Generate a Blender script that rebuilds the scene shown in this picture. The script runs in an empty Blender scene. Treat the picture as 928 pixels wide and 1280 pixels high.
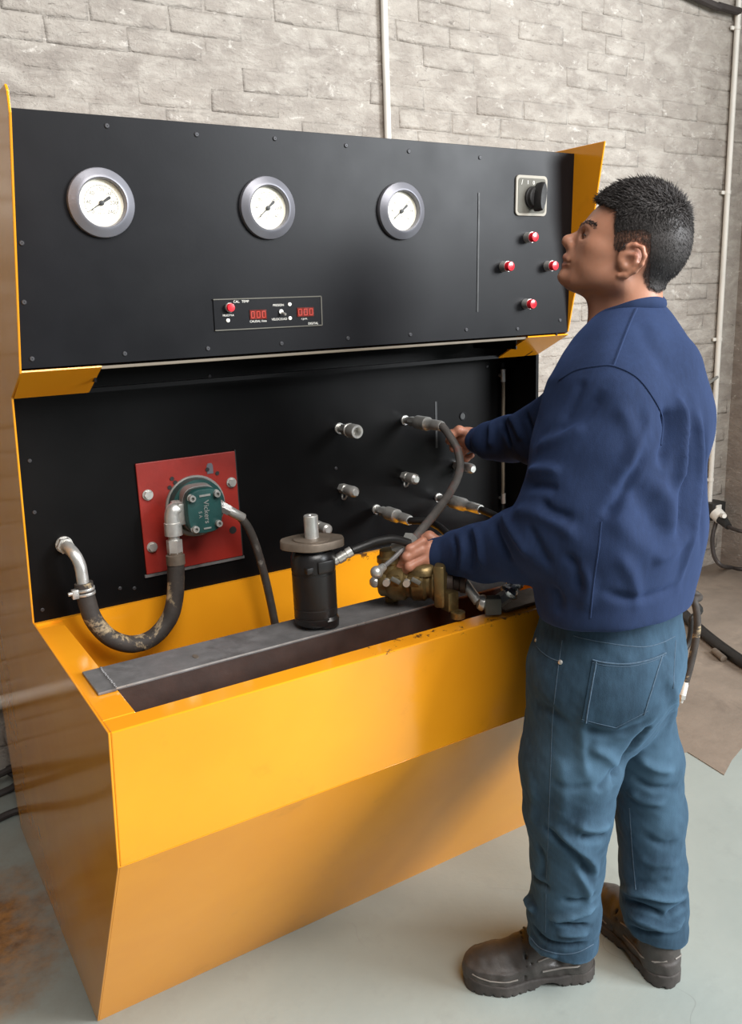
# Hydraulic test bench with a mechanic at work, built as real geometry in metres.
import bpy, bmesh, math, random
import numpy as np
from mathutils import Vector, Matrix
random.seed(7); np.random.seed(7)
C = bpy.context.scene.collection
SC = bpy.context.scene
# ---------------------------------------------------------------- camera
cam = bpy.data.cameras.new('camera'); cam.sensor_fit = 'HORIZONTAL'; cam.sensor_width = 36.0
cam.lens = 41.12; cam.clip_start = .05
co = bpy.data.objects.new('camera', cam); C.objects.link(co); SC.camera = co
_r = (0.8447,-0.534,-0.03716); _u = (0.1573,0.1812,0.9708); _f = (0.5117,0.8258,-0.2371)
co.matrix_world = Matrix(((_r[0], _u[0], -_f[0], -0.2609), (_r[1], _u[1], -_f[1], -1.606), (_r[2], _u[2], -_f[2], 1.46), (0, 0, 0, 1)))
# ---------------------------------------------------------------- light and exposure
W = bpy.data.worlds.new('workshop_daylight'); SC.world = W; W.use_nodes = True
bg = W.node_tree.nodes['Background']; bg.inputs[0].default_value = (.97, .98, 1.0, 1); bg.inputs[1].default_value = .11
def area(name, loc, target, sx, sy, power, col):
    l = bpy.data.lights.new(name, 'AREA'); l.shape = 'RECTANGLE'; l.size = sx; l.size_y = sy; l.energy = power; l.color = col
    o = bpy.data.objects.new(name, l); C.objects.link(o); o.location = loc
    o.rotation_euler = (Vector(target) - Vector(loc)).to_track_quat('-Z', 'Y').to_euler(); return o
area('door_daylight', (4.6, -4.9, 3.1), (1.0, -.2, 1.1), 2.4, 2.4, 700, (.93, .97, 1.0))
area('roof_light', (.45, -3.2, 4.2), (.6, -.2, .7), 2.8, 2.2, 240, (1.0, .97, .93))
SC.view_settings.view_transform = 'Standard'; SC.view_settings.look = 'None'
SC.view_settings.exposure = 0.05; SC.view_settings.gamma = 1.0; SC.view_settings.use_curve_mapping = False
# ---------------------------------------------------------------- materials
def lin(r, g, b):
    f = lambda x: (x/255/12.92 if x/255 < .04045 else ((x/255+.055)/1.055)**2.4)
    return (f(r), f(g), f(b))
def ramp(nt, src, a, b):
    n = nt.nodes.new('ShaderNodeMapRange'); n.inputs[1].default_value = a; n.inputs[2].default_value = b
    nt.links.new(src, n.inputs[0]); return n.outputs[0]
def noise(nt, scale, detail=4, rough=.55, vec=None, dist=0.):
    n = nt.nodes.new('ShaderNodeTexNoise'); n.inputs['Scale'].default_value = scale; n.inputs['Detail'].default_value = detail
    n.inputs['Roughness'].default_value = rough; n.inputs['Distortion'].default_value = dist
    if vec is None:
        vec = coord(nt)
    nt.links.new(vec, n.inputs['Vector']); return n.outputs['Fac']
def coord(nt, scale=None):
    for n in nt.nodes:
        if n.type == 'NEW_GEOMETRY' and n.name == 'POS': g = n; break
    else:
        g = nt.nodes.new('ShaderNodeNewGeometry'); g.name = 'POS'
    if scale is None: return g.outputs['Position']
    m = nt.nodes.new('ShaderNodeMapping'); m.inputs['Scale'].default_value = scale
    nt.links.new(g.outputs['Position'], m.inputs['Vector']); return m.outputs[0]
def mix(nt, fac, a, b):
    n = nt.nodes.new('ShaderNodeMix'); n.data_type = 'RGBA'
    if hasattr(fac, 'is_linked'): nt.links.new(fac, n.inputs[0])
    else: n.inputs[0].default_value = fac
    for i, x in ((6, a), (7, b)):
        if hasattr(x, 'is_linked'): nt.links.new(x, n.inputs[i])
        else: n.inputs[i].default_value = (*x, 1)
    return n.outputs[2]
def math_(nt, op, a, b):
    n = nt.nodes.new('ShaderNodeMath'); n.operation = op
    for i, x in ((0, a), (1, b)):
        if hasattr(x, 'is_linked'): nt.links.new(x, n.inputs[i])
        else: n.inputs[i].default_value = x
    return n.outputs[0]
def bump(nt, h, strength, dist):
    b = nt.nodes.new('ShaderNodeBump'); b.inputs['Strength'].default_value = strength; b.inputs['Distance'].default_value = dist
    nt.links.new(h, b.inputs['Height']); return b.outputs[0]
MATS = {}
def mat(name, col, rough=.5, metal=0., var=.12, vs=14., bmp=0., bs=120., coat=0., wear=None, emit=0., spec=.5, rvar=.1):
    """plain procedural surface: a base colour with mottling, roughness variation, optional fine relief and wear patches"""
    m = bpy.data.materials.new(name); m.use_nodes = True; nt = m.node_tree; B = nt.nodes['Principled BSDF']
    B.inputs['Metallic'].default_value = metal; B.inputs['Specular IOR Level'].default_value = spec
    n1 = noise(nt, vs, 5, .6)
    dark = tuple(x*(1-var*1.6) for x in col); light = tuple(min(1, x*(1+var)) for x in col)
    c = mix(nt, ramp(nt, n1, .3, .7), dark, light)
    if wear:
        wc, lo, hi, ws = wear
        c = mix(nt, ramp(nt, noise(nt, ws, 8, .7, dist=.4), lo, hi), c, wc)
    nt.links.new(c, B.inputs['Base Color'])
    r = nt.nodes.new('ShaderNodeMapRange'); nt.links.new(noise(nt, vs*1.7, 4), r.inputs[0])
    r.inputs[1].default_value = .3; r.inputs[2].default_value = .7
    r.inputs[3].default_value = max(.02, rough-rvar*.6); r.inputs[4].default_value = min(1, rough+rvar)
    nt.links.new(r.outputs[0], B.inputs['Roughness'])
    if coat: B.inputs['Coat Weight'].default_value = coat; B.inputs['Coat Roughness'].default_value = .08
    if bmp: nt.links.new(bump(nt, noise(nt, bs, 6, .65), .5, bmp), B.inputs['Normal'])
    if emit: nt.links.new(c, B.inputs['Emission Color']); B.inputs['Emission Strength'].default_value = emit
    MATS[name] = m; return m
# ---------------------------------------------------------------- mesh helpers
def V(*a): return Vector(a[0]) if len(a) == 1 else Vector(a)
def frame(d, hint=(0, 0, 1)):
    d = V(d).normalized(); h = V(hint)
    if abs(d.dot(h.normalized())) > .97: h = V(1, 0, 0) if abs(d.x) < .9 else V(0, 1, 0)
    x = h.cross(d).normalized(); return x, d.cross(x), d
def catmull(pts, n=8, closed=False):
    P = [np.array(p, float) for p in pts]
    if len(P) < 3: return [V(p) for p in pts]
    out = []; L = len(P); rng = range(L if closed else L-1)
    for i in rng:
        g = (lambda k: P[k % L]) if closed else (lambda k: P[min(max(k, 0), L-1)] if 0 <= k < L else (2*P[0]-P[1] if k < 0 else 2*P[-1]-P[-2]))
        a, b, c_, d = g(i-1), g(i), g(i+1), g(i+2)
        for k in range(n):
            t = k/n
            out.append(V(.5*((2*b)+(c_-a)*t+(2*a-5*b+4*c_-d)*t*t+(3*b-a-3*c_+d)*t**3)))
    if not closed: out.append(V(P[-1]))
    return out
class MB:
    """collects shapes in world coordinates, then links them as ONE mesh object"""
    def __init__(s): s.v = []; s.f = []
    def add(s, vs, fs):
        k = len(s.v); s.v += [tuple(x) for x in vs]; s.f += [tuple(i+k for i in q) for q in fs]; return s
    def box(s, c_, size, R=None):
        c_ = V(c_); h = V(size)/2; R = R or Matrix.Identity(3)
        vs = [c_+R@V(h.x*a, h.y*b, h.z*d) for d in (-1, 1) for b in (-1, 1) for a in (-1, 1)]
        return s.add(vs, [(0, 2, 3, 1), (4, 5, 7, 6), (0, 1, 5, 4), (2, 6, 7, 3), (0, 4, 6, 2), (1, 3, 7, 5)])
    def bx(s, x0, x1, y0, y1, z0, z1): return s.box(((x0+x1)/2, (y0+y1)/2, (z0+z1)/2), (x1-x0, y1-y0, z1-z0))
    def prism(s, poly, d):
        """polygon (3D points, planar) extruded by vector d"""
        n = len(poly); d = V(d); a = [V(p) for p in poly]; b = [p+d for p in a]
        fs = [tuple(range(n))[::-1], tuple(range(n, 2*n))]+[(i, (i+1) % n, (i+1) % n+n, i+n) for i in range(n)]
        return s.add(a+b, fs)
    def ring_loft(s, rings, cap=True):
        n = len(rings[0]); vs = [p for r in rings for p in r]; fs = []
        for i in range(len(rings)-1):
            for j in range(n):
                fs.append((i*n+j, i*n+(j+1) % n, (i+1)*n+(j+1) % n, (i+1)*n+j))
        if cap: fs.append(tuple(range(n))[::-1]); fs.append(tuple(range((len(rings)-1)*n, len(rings)*n)))
        return s.add(vs, fs)
    def lathe(s, base, axis, prof, n=24, hint=(0, 0, 1), sq=None):
        """prof: (distance along axis, radius); sq squashes across the second cross axis"""
        x, y, d = frame(axis, hint); base = V(base); R = []
        for t, r in prof:
            r = max(r, 1e-5)
            R.append([base+d*t+x*(r*math.cos(2*math.pi*k/n))+y*(r*(sq or 1)*math.sin(2*math.pi*k/n)) for k in range(n)])
        return s.ring_loft(R)
    def cyl(s, a, b, r0, r1=None, n=16): return s.lathe(a, V(b)-V(a), [(0, r0), ((V(b)-V(a)).length, r0 if r1 is None else r1)], n)
    def hexa(s, a, b, r): return s.cyl(a, b, r, r, 6)
    def sphere(s, c_, r, n=14):
        return s.lathe(V(c_)-V(0, 0, r), (0, 0, 1), [(r-r*math.cos(math.pi*i/n), r*math.sin(math.pi*i/n)) for i in range(n+1)], n+2)
    def tube(s, pts, r, n=12, cap=True):
        pts = [V(p) for p in pts]; R = []; up = None
        for i, p in enumerate(pts):
            t = (pts[min(i+1, len(pts)-1)]-pts[max(i-1, 0)]).normalized()
            if up is None: x, y, _ = frame(t)
            else:
                x = (up-t*up.dot(t)).normalized(); y = t.cross(x)
            up = x; rr_ = r(i/(len(pts)-1)) if callable(r) else r
            R.append([p+x*(rr_*math.cos(2*math.pi*k/n))+y*(rr_*math.sin(2*math.pi*k/n)) for k in range(n)])
        return s.ring_loft(R, cap)
    def torus(s, c_, axis, R_, r, n=28, m_=8):
        x, y, d = frame(axis); c_ = V(c_); rings = []
        for i in range(n):
            a = 2*math.pi*i/n; e = x*math.cos(a)+y*math.sin(a)
            rings.append([c_+e*(R_+r*math.cos(2*math.pi*k/m_))+d*(r*math.sin(2*math.pi*k/m_)) for k in range(m_)])
        vs = [p for q in rings for p in q]
        fs = [(i*m_+j, i*m_+(j+1) % m_, ((i+1) % n)*m_+(j+1) % m_, ((i+1) % n)*m_+j) for i in range(n) for j in range(m_)]
        return s.add(vs, fs)
    def build(s, name, m, parent=None, smooth=True, bevel=0., angle=35):
        me = bpy.data.meshes.new(name)
        o0 = V(0, 0, 0); q = parent
        while q is not None: o0 += q.location; q = q.parent
        me.from_pydata([tuple(V(p)-o0) for p in s.v], [], s.f)
        b = bmesh.new(); b.from_mesh(me); bmesh.ops.recalc_face_normals(b, faces=b.faces)
        if bevel:
            ed = [e for e in b.edges if len(e.link_faces) == 2 and e.calc_face_angle(0) > .6]
            bmesh.ops.bevel(b, geom=ed, offset=bevel, segments=2, affect='EDGES', profile=.5, clamp_overlap=True)
        b.to_mesh(me); b.free()
        if smooth:
            me.polygons.foreach_set('use_smooth', [True]*len(me.polygons)); me.set_sharp_from_angle(angle=math.radians(angle))
        o = bpy.data.objects.new(name, me); C.objects.link(o); me.materials.append(m)
        if parent is not None: o.parent = parent
        return o
def empty(name, loc):
    o = bpy.data.objects.new(name, None); C.objects.link(o); o.location = loc; o.empty_display_size = .1; return o
def tag(o, label=None, cat=None, group=None, kind=None):
    for k, x in (('label', label), ('category', cat), ('group', group), ('kind', kind)):
        if x: o[k] = x
    return o
def text(name, body, size, loc, xdir, ydir, m, parent, depth=.0004):
    cu = bpy.data.curves.new(name, 'FONT'); cu.body = body; cu.size = size; cu.align_x = 'CENTER'; cu.align_y = 'CENTER'; cu.extrude = depth
    o = bpy.data.objects.new(name, cu); C.objects.link(o)
    me = bpy.data.meshes.new_from_object(o); bpy.data.objects.remove(o)
    x = V(xdir).normalized(); y = V(ydir).normalized(); z = x.cross(y)
    o0 = V(0, 0, 0); q = parent
    while q is not None: o0 += q.location; q = q.parent
    M_ = Matrix((x, y, z)).transposed().to_4x4(); M_.translation = V(loc)-o0
    me.transform(M_); me.name = name; me.materials.clear(); me.materials.append(m)
    o = bpy.data.objects.new(name, me); C.objects.link(o); o.parent = parent; return o
# ================================================================ the setting
def wall_material(name, base, dark, light):
    m = bpy.data.materials.new(name); m.use_nodes = True; nt = m.node_tree; B = nt.nodes['Principled BSDF']
    stretch = coord(nt, (1, 1, 1.9))
    c = mix(nt, ramp(nt, noise(nt, 4.2, 7, .7, stretch, .4), .38, .62), dark, base)
    c = mix(nt, ramp(nt, noise(nt, 9, 6, .65, stretch, .4), .45, .66), c, light)
    c = mix(nt, math_(nt, 'MULTIPLY', ramp(nt, noise(nt, 17, 7, .75, stretch, .5), .60, .66), .75), c, lin(204, 198, 190))
    c = mix(nt, math_(nt, 'MULTIPLY', ramp(nt, noise(nt, 21, 8, .72, coord(nt, (1, 1, 2.6)), 1.0), .60, .68), .6), c, lin(92, 84, 78))
    nt.links.new(c, B.inputs['Base Color']); B.inputs['Roughness'].default_value = .86
    h = math_(nt, 'ADD', noise(nt, 30, 8, .65, stretch, .5), math_(nt, 'MULTIPLY', noise(nt, 110, 5, .6), .35))
    nt.links.new(bump(nt, h, 1.0, .008), B.inputs['Normal']); return m
WALLM = wall_material('grey_bagged_brick', lin(164, 156, 147), lin(146, 138, 130), lin(178, 171, 162))
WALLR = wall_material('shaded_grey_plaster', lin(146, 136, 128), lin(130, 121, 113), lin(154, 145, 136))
YW = 1.2
wall = MB().bx(-4.0, 3.75, YW, YW+.2, -.05, 3.6).build('wall_back', WALLM, smooth=False); wall['kind'] = 'structure'
BL, BH, JX, JZ = .2425, .0722, .0025, .0018
def brick_shape(seed):
    r = random.Random(seed); j = lambda a: r.uniform(-a, a); w, h = BL/2, BH/2
    out = [(-w+j(.003), -h+j(.0025)), (j(.03), -h+j(.003)), (w+j(.003), -h+j(.0025)), (w+j(.003), j(.01)), (w+j(.003), h+j(.0025)), (j(.03), h+j(.003)), (-w+j(.003), h+j(.0025)), (-w+j(.003), j(.01))]
    vs = []; fs = []
    for x, z in out: vs.append((x, .001, z))
    for x, z in out: vs.append((x, -.0001, z))
    for x, z in out: vs.append((x*(1-.10+j(.03)), -.0009+j(.0005), z*(1-.34+j(.09))))
    vs.append((j(.03), -.0018+j(.0006), j(.01)))
    for k in range(8):
        n = (k+1) % 8
        fs += [(k, n, n+8, k+8), (k+8, n+8, n+16, k+16), (k+16, n+16, 24)]
    return vs, fs
BRICKS = []
for q in range(7):
    vs, fs = brick_shape(q); me = bpy.data.meshes.new('brick'); me.from_pydata(vs, [], fs); me.materials.append(WALLM)
    me.polygons.foreach_set('use_smooth', [True]*len(me.polygons)); BRICKS.append((me, vs, fs))
singles = 0; rest = MB(); row = 0; z = .02
rr_ = random.Random(5)
while z < 3.5:
    z0 = z+BH/2; x = -4.0+(BL+JX)*(.5 if row % 2 else 0)+BL/2+rr_.uniform(-.02, .02)
    while x < 3.66:
        seen = (z0 > 1.93 and z0 < 2.72 and x > .22 and x < 3.7) or (z0 > .3 and z0 < 1.95 and x > 2.62 and x < 3.7)
        k = rr_.randrange(7); dy = rr_.uniform(-.0006, .0009); fl = rr_.choice((1, -1))
        if seen and singles < 296:
            o = bpy.data.objects.new('brick', BRICKS[k][0]); C.objects.link(o); o.parent = wall
            o.location = (x, YW+dy, z0); o.rotation_euler = (0, rr_.uniform(-.012, .012), 0); singles += 1
        else:
            rest.add([(x+a, YW+dy+b, z0+c_) for a, b, c_ in BRICKS[k][1]], BRICKS[k][2])
        x += BL+JX+rr_.uniform(-.004, .004)
    z += BH+JZ; row += 1
o = rest.build('brick_courses', WALLM, wall, angle=180); o['kind'] = 'stuff'
o = MB().bx(3.75, 3.95, -.6, YW+.2, -.05, 3.6).build('wall_right', WALLR, smooth=False); o['kind'] = 'structure'
# floor: pale painted concrete; bare brown concrete beyond a ragged edge, ochre spill by the bench
def floor_material():
    m = bpy.data.materials.new('painted_concrete'); m.use_nodes = True; nt = m.node_tree; B = nt.nodes['Principled BSDF']
    c = mix(nt, ramp(nt, noise(nt, 2.2, 5, .6), .3, .7), lin(140, 148, 144), lin(152, 159, 154))
    c = mix(nt, math_(nt, 'MULTIPLY', ramp(nt, noise(nt, 9, 7, .7), .55, .8), .35), c, lin(122, 127, 124))
    sep = nt.nodes.new('ShaderNodeSeparateXYZ'); nt.links.new(coord(nt), sep.inputs[0]); X, Y = sep.outputs[0], sep.outputs[1]
    # worn strip beside and behind the left end of the bench
    wl = math_(nt, 'MULTIPLY', ramp(nt, X, .18, -.28), ramp(nt, noise(nt, 6, 7, .7), .36, .56))
    c = mix(nt, math_(nt, 'MULTIPLY', wl, .65), c, lin(128, 122, 108))
    d1 = nt.nodes.new('ShaderNodeVectorMath'); d1.operation = 'DISTANCE'; nt.links.new(coord(nt), d1.inputs[0]); d1.inputs[1].default_value = (-.30, .42, 0)
    sp = ramp(nt, math_(nt, 'ADD', d1.outputs['Value'], math_(nt, 'MULTIPLY', noise(nt, 9, 7, .7), .40)), .56, .38)
    oc = mix(nt, ramp(nt, noise(nt, 24, 6, .7), .35, .7), lin(104, 66, 26), lin(176, 122, 58))
    c = mix(nt, math_(nt, 'MULTIPLY', sp, .9), c, oc)
    vo = nt.nodes.new('ShaderNodeTexVoronoi'); vo.feature = 'DISTANCE_TO_EDGE'; vo.inputs['Scale'].default_value = 1.1
    wv = nt.nodes.new('ShaderNodeVectorMath'); wv.operation = 'ADD'; nt.links.new(coord(nt), wv.inputs[0])
    nz = nt.nodes.new('ShaderNodeTexNoise'); nz.inputs['Scale'].default_value = 2; nt.links.new(coord(nt), nz.inputs['Vector']); nt.links.new(nz.outputs['Color'], wv.inputs[1])
    nt.links.new(wv.outputs[0], vo.inputs['Vector'])
    c = mix(nt, math_(nt, 'MULTIPLY', math_(nt, 'MULTIPLY', ramp(nt, vo.outputs['Distance'], .0025, .0004), ramp(nt, noise(nt, 1.3, 3), .56, .62)), .4), c, lin(120, 122, 118))
    nt.links.new(c, B.inputs['Base Color'])
    r = ramp(nt, noise(nt, 5, 5), .2, .8); mr = nt.nodes.new('ShaderNodeMapRange'); nt.links.new(r, mr.inputs[0]); mr.inputs[3].default_value = .32; mr.inputs[4].default_value = .55
    nt.links.new(mr.outputs[0], B.inputs['Roughness'])
    nt.links.new(bump(nt, noise(nt, 40, 6, .6), .25, .003), B.inputs['Normal']); return m
fl = MB().bx(-6, 7.5, -6.5, 1.4, -.1, 0).build('floor', floor_material(), smooth=False); fl['kind'] = 'structure'
CONC = mat('bare_concrete', lin(128, 115, 102), .8, 0, .16, 3.5, .004, 30, wear=(lin(84, 74, 66), .55, .8, 3.6))
edge = [(1.27, YW), (1.27, -.02), (1.42, .02), (1.6, -.01), (1.76, .02), (1.91, -.01), (1.885, -.165), (1.98, -.125), (2.08, -.095), (2.4, -.02), (2.7, -.06), (3.1, .02), (3.75, -.02), (3.75, YW)]
MB().prism([(x, y, .0005) for x, y in edge], (0, 0, .002)).build('bare_floor', CONC, fl, smooth=False)
# ================================================================ the test bench
def paint(name):
    m = bpy.data.materials.new(name); m.use_nodes = True; nt = m.node_tree; B = nt.nodes['Principled BSDF']
    c = mix(nt, ramp(nt, noise(nt, 3, 4), .3, .7), (.76, .285, .010), (.83, .335, .013))
    sep = nt.nodes.new('ShaderNodeSeparateXYZ'); nt.links.new(coord(nt), sep.inputs[0]); X, Y, Z = sep.outputs
    # chips everywhere, more of them along the rim and towards the busy right half of it
    n1 = noise(nt, 34, 8, .72, dist=.6)
    rim = math_(nt, 'MULTIPLY', ramp(nt, Z, .835, .858), ramp(nt, Z, .90, .865))
    busy = math_(nt, 'MULTIPLY', rim, ramp(nt, X, .15, .9))
    th = math_(nt, 'ADD', n1, math_(nt, 'ADD', math_(nt, 'MULTIPLY', busy, .16), math_(nt, 'MULTIPLY', rim, .03)))
    c = mix(nt, math_(nt, 'MULTIPLY', ramp(nt, th, .715, .76), .92), c, lin(74, 52, 34))
    c = mix(nt, math_(nt, 'MULTIPLY', ramp(nt, noise(nt, 7, 6, .7), .6, .85), .28), c, lin(120, 74, 22))
    nt.links.new(c, B.inputs['Base Color'])
    mr = nt.nodes.new('ShaderNodeMapRange'); nt.links.new(noise(nt, 6, 5), mr.inputs[0]); mr.inputs[3].default_value = .06; mr.inputs[4].default_value = .20
    nt.links.new(mr.outputs[0], B.inputs['Roughness'])
    nt.links.new(bump(nt, noise(nt, 5, 2), .05, .01), B.inputs['Normal']); return m
YEL = paint('yellow_enamel')
BLACK = mat('black_panel_enamel', (.006, .006, .0075), .38, 0, .2, 3, .00012, 160, rvar=.06, spec=.18)
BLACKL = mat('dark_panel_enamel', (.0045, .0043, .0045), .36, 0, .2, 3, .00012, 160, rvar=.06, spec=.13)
BLK2 = mat('black_rubber', (.018, .017, .017), .62, 0, .3, 30, .0008, 240)
DARK = mat('dark_oily_steel', (.055, .038, .03), .5, .4, .3, 12, .001, 60)
STEEL = mat('worn_flat_steel', lin(122, 120, 120), .42, .35, .18, 18, .0006, 150, wear=(lin(66, 62, 60), .52, .75, 9))
BARF = mat('brown_primer_steel', lin(62, 46, 40), .55, .2, .2, 16, .0006, 120)
CHROME = mat('zinc_plated_steel', (.66, .65, .62), .34, .72, .12, 40, .0003, 300, rvar=.12)
ALU = mat('satin_aluminium', (.20, .20, .225), .42, .55, .05, 10, 0, 1, rvar=.08)
RED = mat('red_oxide_paint', lin(146, 38, 29), .45, 0, .15, 10, .0006, 120, wear=(lin(110, 34, 26), .55, .8, 8))
REDB = mat('red_plastic', lin(206, 30, 44), .28, 0, .05, 30, 0, coat=.5)
WHITE = mat('white_print', lin(225, 222, 214), .6, 0, .03, 30)
DIAL = mat('cream_dial', lin(250, 244, 226), .5, 0, .02, 30)
INK = mat('black_ink', (.02, .02, .02), .5, 0, .02, 30)
GREYP = mat('grey_label_plate', lin(104, 102, 95), .7, 0, .08, 30, spec=.15)
CREAMP = mat('pale_plate_border', lin(160, 155, 145), .65, 0, .03, 30, spec=.15)
BEIGE = mat('beige_lamp_strip', lin(108, 98, 84), .6, 0, .1, 12)
DGLASS = mat('dark_red_display', lin(92, 24, 14), .2, 0, .1, 40, emit=.35)
LED = mat('lit_red_segment', lin(170, 46, 26), .4, 0, .02, 40, emit=.5)
LAMP = mat('lit_white_indicator', lin(250, 248, 240), .3, 0, .02, 40, emit=.6)
BRASSY = mat('olive_brass_casting', lin(132, 112, 74), .36, .75, .22, 24, .0012, 90, wear=(lin(70, 58, 40), .52, .78, 16))
L_ = 1.25
bench = tag(empty('test_bench', (.62, .4, 0)), 'large yellow and black hydraulic test bench with three dials, in front of the brick wall', 'test bench')
yb = .85; t = .004
left = [(0, 0), (-.377, .603), (-.424, .86), (.118, .868), (.006, 1.325), (-.101, 1.371), (-.180, 1.529), (-.232, 1.633), (-.283, 1.735), (-.284, 1.763), (-.276, 1.772), (yb, 1.79), (yb, 0)]
right = [(0, 0), (-.377, .603), (-.424, .86), (.005, .862), (.005, 1.325), (-.101, 1.381), (-.118, 1.459), (-.177, 1.649), (-.202, 1.789), (yb, 1.80), (yb, 0)]
MB().prism([(0, y, z) for y, z in left], (t, 0, 0)).build('side_panel', YEL, bench, smooth=False, bevel=.0012)
MB().prism([(L_-t, y, z) for y, z in right], (t, 0, 0)).build('side_panel', YEL, bench, smooth=False, bevel=.0012)
s = .004
def sheet(y0, z0, y1, z1, x0, x1, th=s, nudge=0.):
    d = V(0, y1-y0, z1-z0).normalized(); n = V(0, d.z, -d.y)*th
    return MB().prism([(x0, y0, z0), (x1, y0, z0), (x1, y1, z1), (x0, y1, z1)], n)
sheet(0.0, .0, -.377, .603, t, L_-t).build('base_front_panel', YEL, bench, smooth=False)
ap = MB().prism([(t, -.377, .603), (t, -.424, .86), (t, -.379, .86), (t, -.379, .825), (t, -.41, .825), (t, -.372, .606)], (L_-2*t, 0, 0))
ap.build('basin_front_panel', YEL, bench, smooth=False, bevel=.0022)
lr = MB().bx(.0041, .055, -.379, .118, .825, .8605); lr.build('basin_rim', YEL, bench, smooth=False, bevel=.0015)
MB().bx(L_-.055, L_-.0041, -.379, .0, .825, .8605).build('basin_rim', YEL, bench, smooth=False, bevel=.0015)
MB().bx(t, L_-t, .108, .118, .60, .866).build('basin_back_panel', YEL, bench, smooth=False)
MB().bx(.051, .055, -.372, .108, .612, .83).build('basin_end_panel', YEL, bench, smooth=False)
MB().bx(t, L_-t, -.372, .108, .600, .607).build('basin_floor', DARK, bench, smooth=False)
MB().bx(t, L_-t, yb-.004, yb, .0, 1.79).build('back_panel', YEL, bench, smooth=False)
MB().bx(t, L_-t, -.098, yb, 1.768, 1.774).build('top_cover', BLACK, bench, smooth=False)
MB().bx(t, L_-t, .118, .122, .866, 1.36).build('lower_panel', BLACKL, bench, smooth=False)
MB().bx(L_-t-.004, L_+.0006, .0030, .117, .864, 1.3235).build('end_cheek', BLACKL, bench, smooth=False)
# control panel: an almost vertical black plate between the side panels
CY0, CZ0, CY1, CZ1 = -.0995, 1.3785, -.1120, 1.7770
cu_ = V(0, CY1-CY0, CZ1-CZ0).normalized(); cn = V(0, -cu_.z, cu_.y)          # up the plate, out of the plate
def cp(x, z): return V(x, CY0+(CY1-CY0)*(z-CZ0)/(CZ1-CZ0), z)
MB().prism([cp(t, CZ0), cp(L_-t, CZ0), cp(L_-t, CZ1), cp(t, CZ1)], -cn*.003).build('control_panel', BLACK, bench, smooth=False, bevel=.0006)
# underside of the console: yellow end plates, dark recess with a pale lamp strip between them
sheet(-.101, 1.3755, .006, 1.325, t, .135, .003).build('soffit_plate', YEL, bench, smooth=False)
sheet(-.101, 1.3755, .006, 1.325, 1.118, L_-t, .003).build('soffit_plate', YEL, bench, smooth=False)
MB().prism([(1.205, -.104, 1.374), (1.21, -.104, 1.374), (1.21, .004, 1.3225), (1.205, .004, 1.3225)], (0, 0, .004)).build('soffit_seam', BLACK, bench, smooth=False)
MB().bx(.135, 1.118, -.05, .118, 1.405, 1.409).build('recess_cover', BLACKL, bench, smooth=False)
MB().bx(.135, 1.118, -.096, -.060, 1.369, 1.3745).build('lamp_strip', BEIGE, bench, smooth=False, bevel=.001)
MB().bx(.131, .1345, -.06, .1, 1.345, 1.405).build('recess_end', BLACK, bench, smooth=False)
MB().bx(1.118, 1.1215, -.06, .1, 1.345, 1.405).build('recess_end', BLACK, bench, smooth=False)
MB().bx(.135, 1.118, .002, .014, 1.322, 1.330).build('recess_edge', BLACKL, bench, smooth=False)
# screws
SCREWM = mat('dull_screw_head', (.045, .045, .05), .5, .3, .2, 60)
me_s = None
def screw(pos, n, r=.0042, h=.0022, m=None):
    global me_s
    n = V(n)
    return MB().lathe(pos, n, [(0, r), (h*.5, r), (h, r*.7), (h, r*.25), (h*.5, r*.22)], 10).build('screw', m or SCREWM, bench)
for p_ in ((0.1841,-0.1115,1.761),(0.3387,-0.1114,1.758),(0.4891,-0.1115,1.761),(0.6403,-0.1114,1.758),(0.7865,-0.1113,1.756),(0.9698,-0.1113,1.754),(0.02909,-0.1057,1.577),(0.02157,-0.1028,1.485),(0.0231,-0.09998,1.394),(0.1778,-0.09995,1.393),(0.3322,-0.09995,1.393),(0.4833,-0.1,1.394),(0.6329,-0.1,1.396),(0.7868,-0.1,1.396),(0.9373,-0.1001,1.399),(1.087,-0.09998,1.394),(1.22,-0.1004,1.408)):
    screw(cp(max(p_[0], .02), p_[2]), cn, .0042)
for p_ in ((0.03556,0.118,1.192),(0.03172,0.118,1.09),(0.02194,0.118,0.8899),(0.2097,0.118,0.8954),(0.4166,0.118,1.326),(0.714,0.118,1.087),(1.178,0.118,1.294),(0.1797,0.118,0.9018)):
    screw((p_[0], .118, p_[2]), (0, -1, 0), .004)
# long slot on the console, short one on the lower panel
MB().prism([cp(.966, 1.436)+cn*.0002, cp(.970, 1.436)+cn*.0002, cp(.970, 1.684)+cn*.0002, cp(.966, 1.684)+cn*.0002], cn*.0012).build('slot_bead', INK, bench, smooth=False)
MB().bx(1.008, 1.014, .1168, .1182, 1.10, 1.218).build('slot_bead', INK, bench, smooth=False)
MB().lathe((1.097, .1182, 1.173), (0, -1, 0), [(0, .011), (.0025, .011), (.0025, .0085), (.0006, .0085)], 20).build('hole_ring', BLACK, bench)
MB().lathe((1.097, .1182, 1.173), (0, -1, 0), [(0, .0085), (.0008, .0085)], 20).build('hole', INK, bench)
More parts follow.
